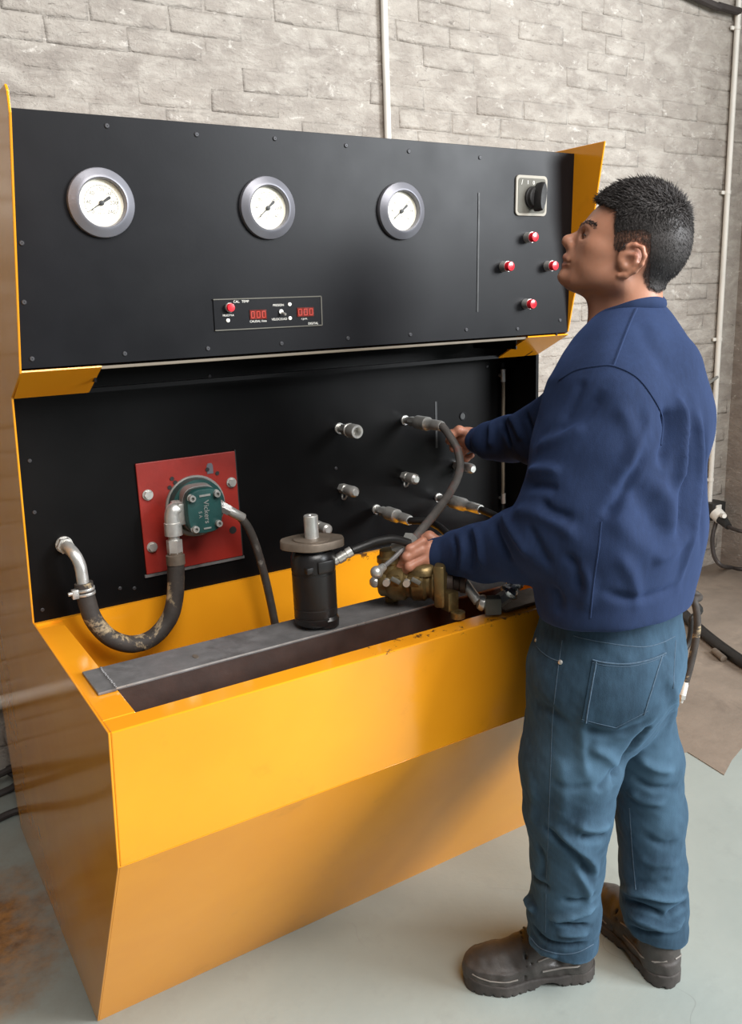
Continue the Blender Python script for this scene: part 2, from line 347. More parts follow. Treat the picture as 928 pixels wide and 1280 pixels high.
# level tube with end fittings beside the right cheek, in front of a dark recess strip
MB().bx(1.226, 1.2345, .1155, .1185, .90, 1.30).build('recess_strip', INK, bench, smooth=False)
MB().tube(catmull([(1.222, .104, 1.262), (1.218, .100, 1.20), (1.214, .098, 1.10), (1.216, .099, 1.00), (1.219, .104, .945)], 6), .0042, 8).build('level_tube', BEIGE, bench)
for z0, z1 in ((1.252, 1.284), (.925, .952)):
    o = MB().cyl((1.221, .104, z0), (1.221, .104, z1), .0065, None, 12).cyl((1.221, .118, (z0+z1)/2), (1.221, .104, (z0+z1)/2), .005, None, 10).build('tube_fitting', CHROME, bench)
# gauges
GL = bpy.data.materials.new('gauge_glass'); GL.use_nodes = True
gb = GL.node_tree.nodes['Principled BSDF']; gb.inputs['Transmission Weight'].default_value = 1; gb.inputs['Roughness'].default_value = .02; gb.inputs['IOR'].default_value = 1.12
gb.inputs['Base Color'].default_value = (.985, .98, .97, 1)
def gauge(x, z, needle_deg, R=.0555):
    c0 = cp(x, z)
    g = MB().lathe(c0, cn, [(-.004, R), (.004, R), (.0075, R*.985), (.0085, R*.96), (.0125, R*.80), (.014, R*.76), (.0145, R*.72), (.013, R*.69), (.003, R*.665), (.003, R*.60)], 56).build('gauge_bezel', ALU, bench)
    MB().lathe(c0+cn*.002, cn, [(0, R*.672), (.0012, R*.672)], 48).build('dial', DIAL, g)
    rp = R*.62; ex = V(1, 0, 0); ey = cu_; face = c0+cn*.0033
    rg = MB()                                          # printed scale ring and ticks, from lower left clockwise to lower right
    A0, A1 = 222, -42
    n = 48; arc = [math.radians(A0+(A1-A0)*i/n) for i in range(n+1)]
    for i in range(n):
        q = [face+(ex*math.cos(a)+ey*math.sin(a))*r for a, r in ((arc[i], rp*.80), (arc[i+1], rp*.80), (arc[i+1], rp*.825), (arc[i], rp*.825))]
        rg.add(q, [(0, 1, 2, 3)])
    for i in range(25):
        a = math.radians(A0+(A1-A0)*i/24); e = ex*math.cos(a)+ey*math.sin(a); w = ex*(-math.sin(a))+ey*math.cos(a); k = .70 if i % 4 == 0 else .75
        rg.add([face+e*rp*.8+w*.0003, face+e*rp*.8-w*.0003, face+e*rp*k-w*.0003, face+e*rp*k+w*.0003], [(0, 1, 2, 3)])
    rg.build('scale', GREYP, g, smooth=False)
    for i, s_ in enumerate(('0', '40', '80', '120', '160', '200', '240')):
        a = math.radians(A0+(A1-A0)*i/6); text('numeral', s_, R*.16, face+(ex*math.cos(a)+ey*math.sin(a))*rp*.60, ex, ey, INK, g, .0001)
    text('lettering', 'bar', R*.11, face-ey*rp*.27, ex, ey, INK, g, .0001)
    text('lettering', 'kg/cm2', R*.085, face-ey*rp*.46, ex, ey, GREYP, g, .0001)
    a = math.radians(needle_deg); e = ex*math.cos(a)+ey*math.sin(a); w = ex*(-math.sin(a))+ey*math.cos(a); q = face+cn*.0012
    nd = MB().prism([q+e*rp*.78+w*.0003, q+e*rp*.78-w*.0003, q-w*.0011, q+w*.0011], cn*.0006)
    nd.prism([q+w*.0014, q-w*.0014, q-e*rp*.5-w*.0026, q-e*rp*.55, q-e*rp*.5+w*.0026], cn*.0006)
    nd.lathe(q, cn, [(0, .0042), (.0018, .0042), (.0022, .003)], 18)
    nd.build('needle', INK, g)
    return g
gauge(.162, 1.641, 212); gauge(.4665, 1.6405, 222); gauge(.765, 1.642, 219)
# digital read-out
x0, x1, z0, z1 = .348, .573, 1.425, 1.480
ro = MB().prism([cp(x0, z0), cp(x1, z0), cp(x1, z1), cp(x0, z1)], cn*.002).build('readout_plate', BLACK, bench, smooth=False)
fr = MB()
for a, b, d, e in ((x0, x1, z0-.001, z0+.0008), (x0, x1, z1-.0008, z1+.001), (x1-.001, x1+.001, z0, z1)):
    fr.prism([cp(a, d), cp(b, d), cp(b, e), cp(a, e)], cn*.0032)
fr.build('readout_frame', GREYP, ro, smooth=False)
def onp(px_x, px_z, lift=.002): return cp(px_x, px_z)+cn*lift
def pushbutton(x, z, r=.0105, h=.016, par=None, cap_r=.8):
    q = cp(x, z)
    col = MB().lathe(q, cn, [(0, r*1.0), (h*.45, r*1.0), (h*.55, r*.98), (h*.75, r), (h*.75, r*.93)], 22).build('button_collar', CHROME, par or bench)
    MB().lathe(q+cn*h*.5, cn, [(0, r*.92), (h*.62, r*.92), (h*.76, r*.82), (h*.8, r*.4), (h*.8, .0001)], 22).build('button_cap', REDB, col if par is None else par)
b0 = (0.3784,-0.1022,1.465)
pushbutton(b0[0], b0[2], .0085, .010, ro)
def disp(x0, x1, z0, z1):
    d = MB().prism([onp(x0, z0), onp(x1, z0), onp(x1, z1), onp(x0, z1)], cn*.0016).build('display', DGLASS, ro, smooth=False)
    sg = MB(); w = (x1-x0)/3
    for k in range(3):
        a = x0+w*(k+.2); b = x0+w*(k+.82); c_ = z0+(z1-z0)*.14; e = z0+(z1-z0)*.86; mi = (c_+e)/2; q = .0011
        for u0, u1, v0, v1 in ((a, b, c_, c_+q), (a, b, e-q, e), (a, a+q, c_, mi), (a, a+q, mi, e), (b-q, b, c_, mi), (b-q, b, mi, e)):
            sg.prism([onp(u0, v0, .0036), onp(u1, v0, .0036), onp(u1, v1, .0036), onp(u0, v1, .0036)], cn*.0004)
    sg.build('digits', LED, d if False else ro, smooth=False)
PL = lambda: None
da = ((0.4189,-0.1015,1.442),(0.453,-0.102,1.459),(0.5187,-0.1015,1.443),(0.5548,-0.1021,1.46))
disp(da[0][0], da[1][0], da[0][2], da[1][2]); disp(da[2][0], da[3][0], da[2][2], da[3][2])
for body, q, sz in (('CAL.  TEMP', (0.4031,-0.1025,1.475), .0062), ('MUESTRA', (0.3759,-0.1018,1.451), .0052), ('CAUDAL l/min', (0.4359,-0.1014,1.438), .0056), ('PRESION', (0.4795,-0.1022,1.466), .006), ('VELOCIDAD', (0.4802,-0.1014,1.44), .006), ('r.p.m.', (0.5343,-0.1014,1.439), .006), ('DIGITAL', (0.5534,-0.1011,1.429), .006)):
    text('lettering', body, sz, onp(q[0], q[2], .0022), (1, 0, 0), cu_, WHITE, ro, .0001)
for q in ((0.3744,-0.1015,1.442),(0.5034,-0.1023,1.467),(0.503,-0.1015,1.441)):
    MB().lathe(onp(q[0], q[2]), cn, [(0, .0034), (.0015, .0034), (.0034, .0016), (.0036, .0001)], 14).build('indicator_lamp', LAMP, ro)
q = (0.4839,-0.1019,1.454)
MB().lathe(onp(q[0], q[2]), cn, [(0, .0045), (.003, .0045), (.003, .003)], 14).tube([onp(q[0], q[2]), onp(q[0]+.004, q[2]-.005, .014)], lambda k: .0014+.0012*k, 8).build('toggle_switch', CHROME, ro)
# rotary switch
sx0, sx1, sz0, sz1 = 1.070, 1.162, 1.640, 1.7245
def rrect(x0, x1, z0, z1, r, lift, n=5):
    out = []
    for cx, cz, a0 in ((x1-r, z1-r, 0), (x0+r, z1-r, 90), (x0+r, z0+r, 180), (x1-r, z0+r, 270)):
        for k in range(n+1):
            a = math.radians(a0+90*k/n); out.append(cp(cx+r*math.cos(a), cz+r*math.sin(a))+cn*lift)
    return out
rs = MB().prism(rrect(sx0, sx1, sz0, sz1, .010, 0), cn*.004).build('switch_border', CREAMP, bench, smooth=False, bevel=.0008)
MB().prism(rrect(sx0+.006, sx1-.006, sz0+.006, sz1-.006, .006, .004), cn*.0008).build('switch_plate', GREYP, rs, smooth=False)
for body, dx, dz, sz in (('/', -.030, .027, .015), ('1', -.013, .027, .012), ('0', .004, .027, .011)):
    text('lettering', body, sz, cp((sx0+sx1)/2+dx, (sz0+sz1)/2+dz)+cn*.005, (1, 0, 0), cu_, WHITE, rs, .0002)
kc = cp((sx0+sx1)/2+.002, (sz0+sz1)/2-.004)
MB().lathe(kc+cn*.004, cn, [(0, .024), (.006, .024), (.008, .022), (.016, .021), (.017, .019)], 28).build('switch_hub', BLK2, rs)
e1 = (V(1, 0, 0)*.10+cu_*.99).normalized(); e2 = cn.cross(e1).normalized(); kb = MB()
rg = []
for lift, a, b in ((.016, .030, .010), (.028, .031, .0105), (.038, .030, .010), (.041, .027, .008)):
    rg.append([kc+cn*lift+e1*(a*math.cos(k/20*2*math.pi))+e2*(b*math.sin(k/20*2*math.pi)) for k in range(20)])
kb.ring_loft(rg); kb.build('switch_knob', BLK2, rs)
for q in ((1.109,-0.1062,1.594),(1.04,-0.1043,1.532),(1.173,-0.1043,1.532),(1.109,-0.1017,1.449)): pushbutton(q[0], q[2], .0115, .022)
# red mounting plate with its bolts
pl_ = MB().bx(.238, .459, .113, .118, .921, 1.160).build('mounting_plate', RED, bench, smooth=False, bevel=.0012)
for x, z in ((.257, 1.092), (.445, 1.092), (.255, .979)):
    MB().lathe((x, .113, z), (0, -1, 0), [(0, .0115), (.002, .0115)], 18).hexa((x, .113, z), (x, .104, z), .0088).build('bolt', CHROME, pl_)
MB().lathe((.440, .1131, .984), (0, -1, 0), [(0, .0085), (.0006, .0085)], 18).build('bolt_hole', INK, pl_)
for x, z in ((.312, 1.119), (.392, 1.128), (.318, 1.110), (.414, 1.117), (.305, 1.101)):
    MB().lathe((x, .1119, z), (0, -1, 0), [(0, .0045), (.0006, .0045)], 14).build('bolt_hole', INK, pl_)
MB().prism([(.391, .113, 1.118), (.405, .113, 1.118), (.405, .113, 1.136), (.402, .113, 1.141), (.394, .113, 1.141), (.391, .113, 1.136)], (0, -.0012, 0)).build('bare_patch', ALU, pl_, smooth=False)
MB().bx(.234, .463, .1135, .1178, .914, .920).build('plate_ledge', STEEL, bench, smooth=False)
MB().bx(.4585, .461, .1135, .1178, .920, 1.163).build('plate_ledge', INK, bench, smooth=False)
# panel couplings
def coupling(x, z, y1, kind, name='coupling'):
    q = V(x, .118, z); d = V(0, -1, 0); L = .118-y1; b = MB()
    if kind == 'quick':
        b.lathe(q, d, [(0, .013), (.004, .013), (.004, .009), (L*.28, .009)], 20); b.hexa(q+d*L*.26, q+d*L*.44, .0135)
        b.lathe(q+d*L*.44, d, [(0, .012), (L*.06, .015), (L*.14, .0165), (L*.16, .0145), (L*.24, .0145), (L*.26, .0165), (L*.50, .0165), (L*.56, .015), (L*.56, .010), (L*.30, .009), (L*.30, .0045), (L*.36, .004), (L*.36, .0001)], 26)
    else:
        b.hexa(q, q+d*L*.30, .0125); b.lathe(q+d*L*.3, d, [(0, .0095), (L*.12, .0095), (L*.14, .0125), (L*.5, .0135), (L*.62, .0125), (L*.70, .008), (L*.70, .0001)], 22)
        b.tube(catmull([q+d*L*.4+V(0, 0, -.011), q+d*L*.35+V(-.004, 0, -.021), q+d*L*.2+V(-.006, 0, -.023), q+d*L*.1+V(-.003, 0, -.014)], 5), .0022, 6)
    return b.build(name, CHROME, bench)
coupling(.728, 1.181, 0.03526, 'quick')
coupling(.727, 1.037, 0.05211, 'cap'); coupling(.908, 1.041, 0.06278, 'cap'); coupling(1.072, 1.047, 0.04588, 'cap')
coupling(.655, .957, .062, 'cap')
# ================================================================ steel bar across the basin
GREEN = mat('teal_cast_paint', lin(28, 68, 66), .38, 0, .16, 22, .0012, 120, wear=(lin(120, 126, 122), .62, .85, 14))
PALE = mat('bare_cast_aluminium', lin(168, 168, 164), .42, .6, .12, 22, .001, 120)
HOSE = mat('dusty_black_hose', lin(58, 52, 48), .7, 0, .25, 26, .001, 220, wear=(lin(172, 152, 120), .53, .60, 13))
HOSE2 = mat('black_hose', lin(26, 25, 25), .45, 0, .25, 26, .0006, 260, wear=(lin(108, 104, 100), .64, .76, 30))
HOSER = mat('rubbed_hose', lin(84, 80, 77), .5, 0, .2, 30, .0006, 260, wear=(lin(126, 66, 54), .55, .72, 14))
BODYBLK = mat('black_pump_enamel', (.013, .012, .012), .34, .1, .2, 20, .0006, 160, rvar=.12)
FLG = mat('worn_brown_flange', lin(122, 110, 98), .5, .5, .2, 22, .0008, 160)
FOIL = mat('crumpled_bright_foil', (.72, .73, .76), .2, 1, .1, 40, .004, 60)
bar = tag(empty('steel_bar', (.48, -.237, .86)), 'long flat grey steel bar laid lengthwise across the yellow basin', 'bar')
MB().bx(.052, .93, -.287, -.187, .8612, .8665).build('bar_top', STEEL, bar, smooth=False, bevel=.0008)
MB().bx(.056, .93, -.2865, -.2815, .790, .8612).build('bar_flange', BARF, bar, smooth=False)
MB().bx(.056, .93, -.192, -.187, .790, .8612).build('bar_flange', BARF, bar, smooth=False)
MB().bx(.022, .0525, -.289, -.186, .8612, .866).build('bar_end', STEEL, bar, smooth=False, bevel=.0008)
MB().bx(.0525, .93, -.2878, -.2866, .8640, .8669).build('edge_highlight', CHROME, bar, smooth=False)  # thin bright strip added as the highlight along the bar's front edge
w = MB()
for k in range(14):
    w.sphere((.0525+random.uniform(-.001, .001), -.287+.0072*k+.003, .8662), .0026, 6)
w.build('weld_bead', STEEL, bar)
MB().lathe((.205, -.245, .8662), (0, 0, 1), [(0, .010), (.001, .0095), (.0014, .006), (.0012, .0001)], 14, sq=.5).build('weld_spot', FLG, bar)
plate = tag(MB().bx(.785, .915, -.405, -.335, .8622, .8675).build('steel_plate', FLG, smooth=False, bevel=.0006), 'short brown steel plate lying on the rim beside the sweatshirt', 'plate')
# ================================================================ green gear pump on the red plate
gp = tag(empty('gear_pump', (.345, .113, 1.06)), 'teal gear pump bolted to the square red plate', 'pump')
ax, az = .345, 1.060
MB().lathe((.358, .1128, 1.053), (0, -1, 0), [(0, .067), (.005, .067), (.007, .065), (.007, .05)], 40).build('flange', PALE, gp)
MB().lathe((.356, .106, 1.057), (0, -1, 0), [(0, .060), (.022, .058), (.026, .054)], 36).build('pump_body', GREEN, gp)
def squircle(cx, cz, hw, hh, y, n=36, e=3.2):
    out = []
    for k in range(n):
        a = 2*math.pi*k/n; ca, sa = math.cos(a), math.sin(a)
        out.append(V(cx+hw*math.copysign(abs(ca)**(2/e), ca), y, cz+hh*math.copysign(abs(sa)**(2/e), sa)))
    return out
MB().ring_loft([squircle(ax+.006, az-.001, .040, .050, .082), squircle(ax, az, .039, .049, .045)]).build('gear_section', PALE, gp)
cv = MB().ring_loft([squircle(ax, az, .0375, .047, .047), squircle(ax, az, .0385, .048, .045), squircle(ax, az, .0385, .048, .026), squircle(ax, az, .036, .0455, .0215), squircle(ax, az, .034, .043, .021)]).build('pump_cover', GREEN, gp)
for dx, dz in ((-.027, .031), (.027, .033), (-.025, -.034), (.026, -.030)):
    MB().lathe((ax+dx, .0225, az+dz), (0, -1, 0), [(0, .0088), (.001, .0088), (.001, .0072), (.010, .0072), (.0108, .0064), (.0108, .0036), (.004, .0034), (.004, .0001)], 18).build('cap_screw', PALE, cv)
MB().prism([(ax-.010, .021, az+.031), (ax+.014, .021, az+.031), (ax+.014, .021, az+.035), (ax-.010, .021, az+.035)], (0, -.0016, 0)).build('raised_bar', PALE, cv, smooth=False)
MB().prism([(ax-.006, .021, az-.038), (ax+.010, .021, az-.038), (ax+.010, .021, az-.035), (ax-.006, .021, az-.035)], (0, -.0016, 0)).build('raised_bar', PALE, cv, smooth=False)
text('lettering', 'Vickers', .0165, (ax+.003, .0206, az-.002), (0, 0, -1), (1, 0, 0), PALE, cv, .0008)
text('lettering', 'S A', .010, (ax-.011, .0206, az-.006), (0, 0, -1), (1, 0, 0), PALE, cv, .0006)
MB().box((ax-.042, .058, az-.004), (.018, .038, .046)).build('port_boss', PALE, gp, bevel=.004)
MB().cyl((ax+.036, .055, az+.0), (ax+.050, .055, az-.002), .013, .012, 20).build('port_boss', PALE, gp)
MB().hexa((ax-.048, .060, az+.012), (ax-.048, .060, az+.022), .010).build('bolt', CHROME, gp)
# ================================================================ hoses
def hose(name, label, group=None, loc=(0, 0, 0)): return tag(empty(name, loc), label, 'hose', group)
def spiral(pts, r, m, parent, name='hose_body', n=12, seg=10):
    return MB().tube(catmull(pts, seg), r, n).build(name, m, parent)
h = hose('suction_hose', 'thick dusty hose hanging in a U from panel elbow to teal pump', loc=(.17, .05, .9))
q0 = V(.079, .118, 1.016)
MB().lathe(q0, (0, -1, 0), [(0, .017), (.004, .017), (.004, .012)], 20).hexa(q0+V(0, -.003, 0), q0+V(0, -.018, 0), .0165).build('elbow_nut', CHROME, h)
MB().tube(catmull([q0, (.080, .092, 1.016), (.086, .066, 1.006), (.092, .058, .985), (0.09317,0.055,0.9589), (0.09299,0.054,0.9326)], 8), .0118, 18).build('elbow_pipe', CHROME, h)
P1 = [(0.09411,0.054,0.949), (0.09623,0.053,0.9087), (0.1049,0.05,0.867), (0.1311,0.046,0.8259), (0.1717,0.042,0.8031), (0.2169,0.04,0.8082), (0.2555,0.043,0.8406), (0.2728,0.046,0.8836), (0.2801,0.048,0.9343), (0.2833,0.05,0.9697)]
spiral(P1, .0178, HOSE, h, n=18)
d_ = (V(P1[1])-V(P1[0])).normalized()
cl = MB()
for k in (.010, .019): cl.lathe(V(P1[0])+d_*k, d_, [(0, .0178), (0, .0195), (.0055, .0195), (.0055, .0178)], 26)
cl.box(V(P1[0])+d_*.018+V(-.021, -.006, 0), (.012, .012, .018)).cyl(V(P1[0])+d_*.014+V(-.034, -.008, -.002), V(P1[0])+d_*.014+V(-.010, -.008, 0), .0042, None, 8)
cl.build('hose_clamp', CHROME, h, bevel=.0006)
ft = (0.2828,0.05,0.9733); fu = (0.2858,0.054,1.061); ft = V(ft); fu = V(fu); dd = (fu-ft)
MB().lathe(ft-dd*.25, dd, [(0, .0195), (dd.length*.22, .0195), (dd.length*.24, .016), (dd.length*.30, .016)], 22).build('ferrule', FLG, h)
MB().hexa(ft+dd*.02, ft+dd*.34, .0165).build('fitting_nut', CHROME, h)
MB().lathe(ft+dd*.33, dd, [(0, .012), (dd.length*.1, .012), (dd.length*.12, .0185), (dd.length*.42, .0185), (dd.length*.44, .015)], 24).build('fitting_collar', CHROME, h)
MB().tube(catmull([ft+dd*.7, ft+dd*.92, fu+V(.006, 0, .004), fu+V(.022, .002, .002)], 8), .0165, 18).build('fitting_elbow', CHROME, h)
h = hose('pressure_hose', 'thin black hose running from right side of teal pump down into basin', loc=(.45, .05, .9))
P2 = [(.392, .055, 1.058), (0.4329,0.05,1.029), (0.4528,0.05,0.9954), (0.469,0.052,0.9448), (0.4874,0.055,0.8586), (0.5005,0.055,0.764), (0.5038,0.055,0.7243)]
HOSE3 = mat('scuffed_grey_hose', lin(70, 66, 63), .5, 0, .2, 30, .0006, 260, wear=(lin(140, 136, 130), .58, .66, 34))
spiral(P2[1:], .0092, HOSE3, h)
a, b = V(P2[0]), V(P2[1]); e = (b-a)
MB().hexa(a, a+e*.45, .0125).lathe(a+e*.4, e, [(0, .0095), (e.length*.1, .0105), (e.length*.75, .0105), (e.length*.8, .0092)], 18).build('hose_fitting', CHROME, h)
def coupled(name, label, x, z, y1, y2, pts, r, m, end=None, fr=1.0):
    """coupling on the lower panel (part of the hose), crimped ferrule and hose along pts"""
    h = hose(name, label, loc=(x, .118, z)); q = V(x, .118, z); d = V(0, -1, 0); L = .118-y1
    b = MB().lathe(q, d, [(0, .012), (.004, .012), (.004, .009), (L*.3, .009)], 20).hexa(q+d*L*.22, q+d*L*.42, .0125)
    b.lathe(q+d*L*.42, d, [(0, .012), (L*.05, .0165), (L*.40, .0165), (L*.44, .013), (L*.60, .012)], 24)
    b.build('coupling', CHROME, h)
    MB().lathe(q+d*L, d, [(0, .0122), (.002, .0128), ((y1-y2)*.85, .0122), (y1-y2, .0108)], 20).build('ferrule', CHROME if fr else FLG, h)
    spiral([q+V(0, y1-.118-.004, 0), q+V(0, y2-.118, 0)]+pts, r, m, h)
    if end:
        a, bb = V(end[0]), V(end[1]); e = bb-a
        MB().lathe(a, e, [(0, r*1.25), (e.length*.45, r*1.3), (e.length*.5, r*.9), (e.length, r*.9)], 18).hexa(a+e*.5, a+e*.85, r*1.5).build('end_fitting', CHROME, h)
    return h
coupled('arched_hose', 'rubbed grey hose arching from upper coupling down to the casting under his hand', .915, 1.181, -.0, -.035,
        [(0.9123,-0.075,1.155), (0.9108,-0.1,1.129), (0.8953,-0.125,1.097), (0.8596,-0.15,1.068), (0.7959,-0.19,1.042), (0.7207,-0.235,1.019), (0.665,-0.265,1)], .0092, HOSER)
coupled('left_feed_hose', 'black hose plugged into left lower coupling, passing behind the arched hose', .822, .970, .005, -.030,
        [(0.8393,-0.06,0.9718), (0.8513,-0.09,0.9662), (0.8461,-0.13,0.9602), (0.8299,-0.18,0.9516)], .0085, HOSE2)
coupled('right_feed_hose', 'black hose plugged into right lower coupling, vanishing behind blue sleeve', 1.013, .970, -.012, -.055,
        [(1.026,-0.1,0.9581), (1.012,-0.15,0.9507), (0.9652,-0.22,0.9432), (0.9123,-0.28,0.9155)], .0088, HOSE2)
# ================================================================ black cylinder pump standing on the bar
cx, cy, cz = .451, -.243, .8667
cy_ = tag(empty('cylinder_pump', (cx, cy, cz)), 'upright black cylindrical pump with bare shaft standing on the steel bar', 'pump')
MB().lathe((cx, cy, cz), (0, 0, 1), [(0, .026), (.003, .030), (.010, .0405), (.013, .0415), (.022, .0415), (.0225, .0405), (.0255, .0405), (.026, .0415), (.040, .0415), (.0405, .0408), (.044, .0408), (.0445, .0415), (.108, .0418), (.1085, .0408), (.113, .0408), (.1135, .0422), (.138, .0422), (.146, .039), (.150, .036)], 48).build('pump_body', BODYBLK, cy_)
MB().box((cx+.004, cy-.036, cz+.126), (.034, .018, .024)).build('port_block', BODYBLK, cy_, bevel=.003)
MB().box((cx-.026, cy-.030, cz+.122), (.014, .016, .012)).build('lug', BODYBLK, cy_, bevel=.002)
MB().lathe((cx+.012, cy-.020, cz+.0002), (0, 0, 1), [(0, .018), (.004, .023), (.018, .024), (.024, .020)], 24).build('bottom_boss', BODYBLK, cy_)
MB().lathe((cx, cy, cz+.148), (0, 0, 1), [(0, .031), (.010, .031)], 32).build('neck', BODYBLK, cy_)
def diamond(z, k):
    out = []
    for i in range(48):
        a = 2*math.pi*i/48; ca, sa = math.cos(a), math.sin(a)
        rx = max(.0, .0); r = 1/((abs(ca)/.066)**1.5+(abs(sa)/.046)**1.5)**(1/1.5); r = min(r, .060)
        out.append(V(cx+r*k*(ca*.9+sa*.44), cy+r*k*(sa*.9-ca*.44), z))
    return out
MB().ring_loft([diamond(cz+.157, .97), diamond(cz+.158, 1), diamond(cz+.170, 1), diamond(cz+.172, .98)]).build('flange', FLG, cy_)
MB().lathe((cx, cy, cz+.1715), (0, 0, 1), [(0, .036), (.0025, .036), (.003, .034), (.003, .02)], 36).build('flange_face', FLG, cy_)
MB().lathe((cx, cy, cz+.17), (0, 0, 1), [(0, .014), (.006, .0135), (.046, .0135), (.0475, .012), (.0475, .004), (.0455, .003), (.0455, .0001)], 26).build('shaft', CHROME, cy_)
h = hose('cylinder_hose', 'short black hose from side of the black cylindrical pump to the casting', loc=(.56, -.27, 1.0))
P4 = [(cx+.036, cy-.016, cz+.124), (0.4972,-0.268,1.004), (0.5208,-0.27,1.008), (0.5485,-0.272,1.013), (0.5814,-0.272,1.017), (0.6147,-0.275,1.015), (0.6468,-0.28,1.002)]
spiral(P4[2:], .0085, HOSE2, h)
a, b = V(P4[0]), V(P4[2]); e = b-a
MB().lathe(a, e, [(0, .009), (e.length*.2, .009), (e.length*.22, .0105), (e.length*.55, .0105), (e.length*.58, .0085), (e.length*.7, .0085), (e.length*.72, .0102), (e.length, .0098)], 20).build('hose_fitting', CHROME, h)
# ================================================================ brass-coloured pump casting under his left hand
bp = tag(empty('brass_pump', (.67, -.30, .867)), 'olive brass pump casting bridging steel bar and basin rim under his left hand', 'pump')
A_ = V(.605, -.232, .920); D_ = V(.72, -.69, 0).normalized(); N_ = V(-.69, -.72, 0).normalized()
MB().lathe(A_, D_, [(0, .026), (.004, .030), (.018, .030), (.022, .034), (.030, .037), (.052, .037), (.058, .031), (.064, .031), (.070, .037), (.092, .037), (.098, .031), (.104, .031), (.110, .036), (.134, .036), (.138, .030)], 36).build('pump_body', BRASSY, bp)
MB().box(A_+D_*.125+V(0, 0, .004), (.022, .086, .086), Matrix((D_, N_, V(0, 0, 1))).transposed()).build('end_flange', BRASSY, bp, bevel=.006)
MB().lathe(A_+D_*.02+V(0, 0, .02), (0, 0, 1), [(0, .022), (.018, .021), (.022, .024), (.032, .024), (.034, .019), (.046, .018), (.048, .014)], 28).build('inlet_boss', BRASSY, bp)
MB().lathe(A_+D_*.088+V(0, 0, .022), (0, 0, 1), [(0, .034), (.010, .032), (.018, .026), (.021, .018)], 28).build('top_boss', BRASSY, bp)
for k in (.034, .074):
    q = A_+D_*k+N_*.030+V(0, 0, .012)
    cp_ = MB().box(q, (.026, .016, .022), Matrix((D_, N_, V(0, 0, 1))).transposed()).build('valve_cap', BRASSY, bp, bevel=.004)
    MB().cyl(q+N_*.006-D_*.012, q+N_*.018-D_*.012, .0075, .007, 14).build('cap_bolt', CHROME, cp_)
    MB().box(q+N_*.011+D_*.006+V(0, 0, .004), (.020, .006, .009), Matrix((D_, N_, V(0, 0, 1))).transposed()@Matrix.Rotation(.5, 3, 'Y')).build('cap_clip', GREYP, cp_, bevel=.002)
MB().sphere(A_-D_*.006+N_*.018+V(0, 0, .004), .0115).cyl(A_+N_*.016+V(0, 0, .004), A_-D_*.012+N_*.018+V(0, 0, .004), .009, .007, 14).build('end_bolt', CHROME, bp)
MB().sphere(A_-D_*.002+N_*.004+V(0, 0, .022), .009).build('end_bolt', CHROME, bp)
for q, hgt in (((.690, -.376), .867), ((.640, -.220), .8667)):
    MB().lathe((q[0], q[1], hgt-.0015), (0, 0, 1), [(0, .014), (.012, .014), (.013, .012), (.013, .006), (.006, .006), (.006, .0001)], 22).build('foot', BRASSY, bp)
MB().box((.688, -.352, .895), (.026, .03, .04)).build('foot_web', BRASSY, bp, bevel=.004)
MB().box((.640, -.232, .888), (.022, .03, .03)).build('foot_web', BRASSY, bp, bevel=.004)
E1 = A_+D_*.137
MB().hexa(E1-V(0, 0, .022), E1+D_*.016-V(0, 0, .022), .011).build('flange_bolt', CHROME, bp)
MB().lathe(E1, D_, [(0, .024), (.012, .024), (.014, .016), (.024, .016), (.026, .019), (.036, .019), (.038, .012)], 26).build('outlet', DARK, bp)
lv = MB().tube([(0.6426,-0.272,0.9942), (0.6113,-0.278,0.9785), (0.5827,-0.284,0.9677)], .0048, 10).build('lever', STEEL, bp)
MB().sphere((0.5627,-0.289,0.9616), .0125).cyl((0.5827,-0.284,0.9677), (0.567,-0.288,0.9629), .0075, .010, 14).build('lever_knob', CHROME, bp)
MB().hexa((0.6615,-0.262,1.007), (0.6465,-0.272,0.9967), .015).lathe((0.6465,-0.272,0.9967), V(A_+D_*.02+V(0, 0, .065))-V((0.6465,-0.272,0.9967)), [(0, .011), (.03, .011)], 14).build('inlet_nut', PALE, bp)
# fittings and foil-wrapped pipe on the right of the casting
fp = tag(empty('outlet_pipe', (.79, -.40, .87)), 'foil wrapped silver outlet pipe with square elbow below his forearm', 'pipe')
ea = V((0.7334,-0.385,0.8907)); eb = V((0.7571,-0.4,0.883)); ec = V((0.7983,-0.395,0.8924)); ed = V((0.8481,-0.4,0.945))
MB().lathe(E1+D_*.034, ea-(E1+D_*.034)+V(1e-4, 0, 0), [(0, .010), ((ea-E1-D_*.034).length, .010)], 14).lathe(ea, eb-ea, [(0, .013), (.006, .016), (.010, .016), (.014, .012)], 22).build('ring_fitting', CHROME, fp)
MB().box(eb, (.032, .026, .034), Matrix.Rotation(-.55, 3, 'Z')).build('square_elbow', GREYP, fp, bevel=.003)
MB().hexa(eb+(ec-eb)*.3, ec, .0135).build('pipe_nut', CHROME, fp)
fo = MB(); R = []; e = ed-ec; x_, y_, z_ = frame(e); rq = random.Random(3)
for i in range(15):
    rb = .0165+rq.uniform(-.002, .003)
    R.append([ec+e*(i/14)+x_*((rb+rq.uniform(-.0025, .0025))*math.cos(k/14*6.283))+y_*((rb+rq.uniform(-.0025, .0025))*math.sin(k/14*6.283)) for k in range(14)])
fo.ring_loft(R); fo.build('foil_wrap', FOIL, fp, angle=18)
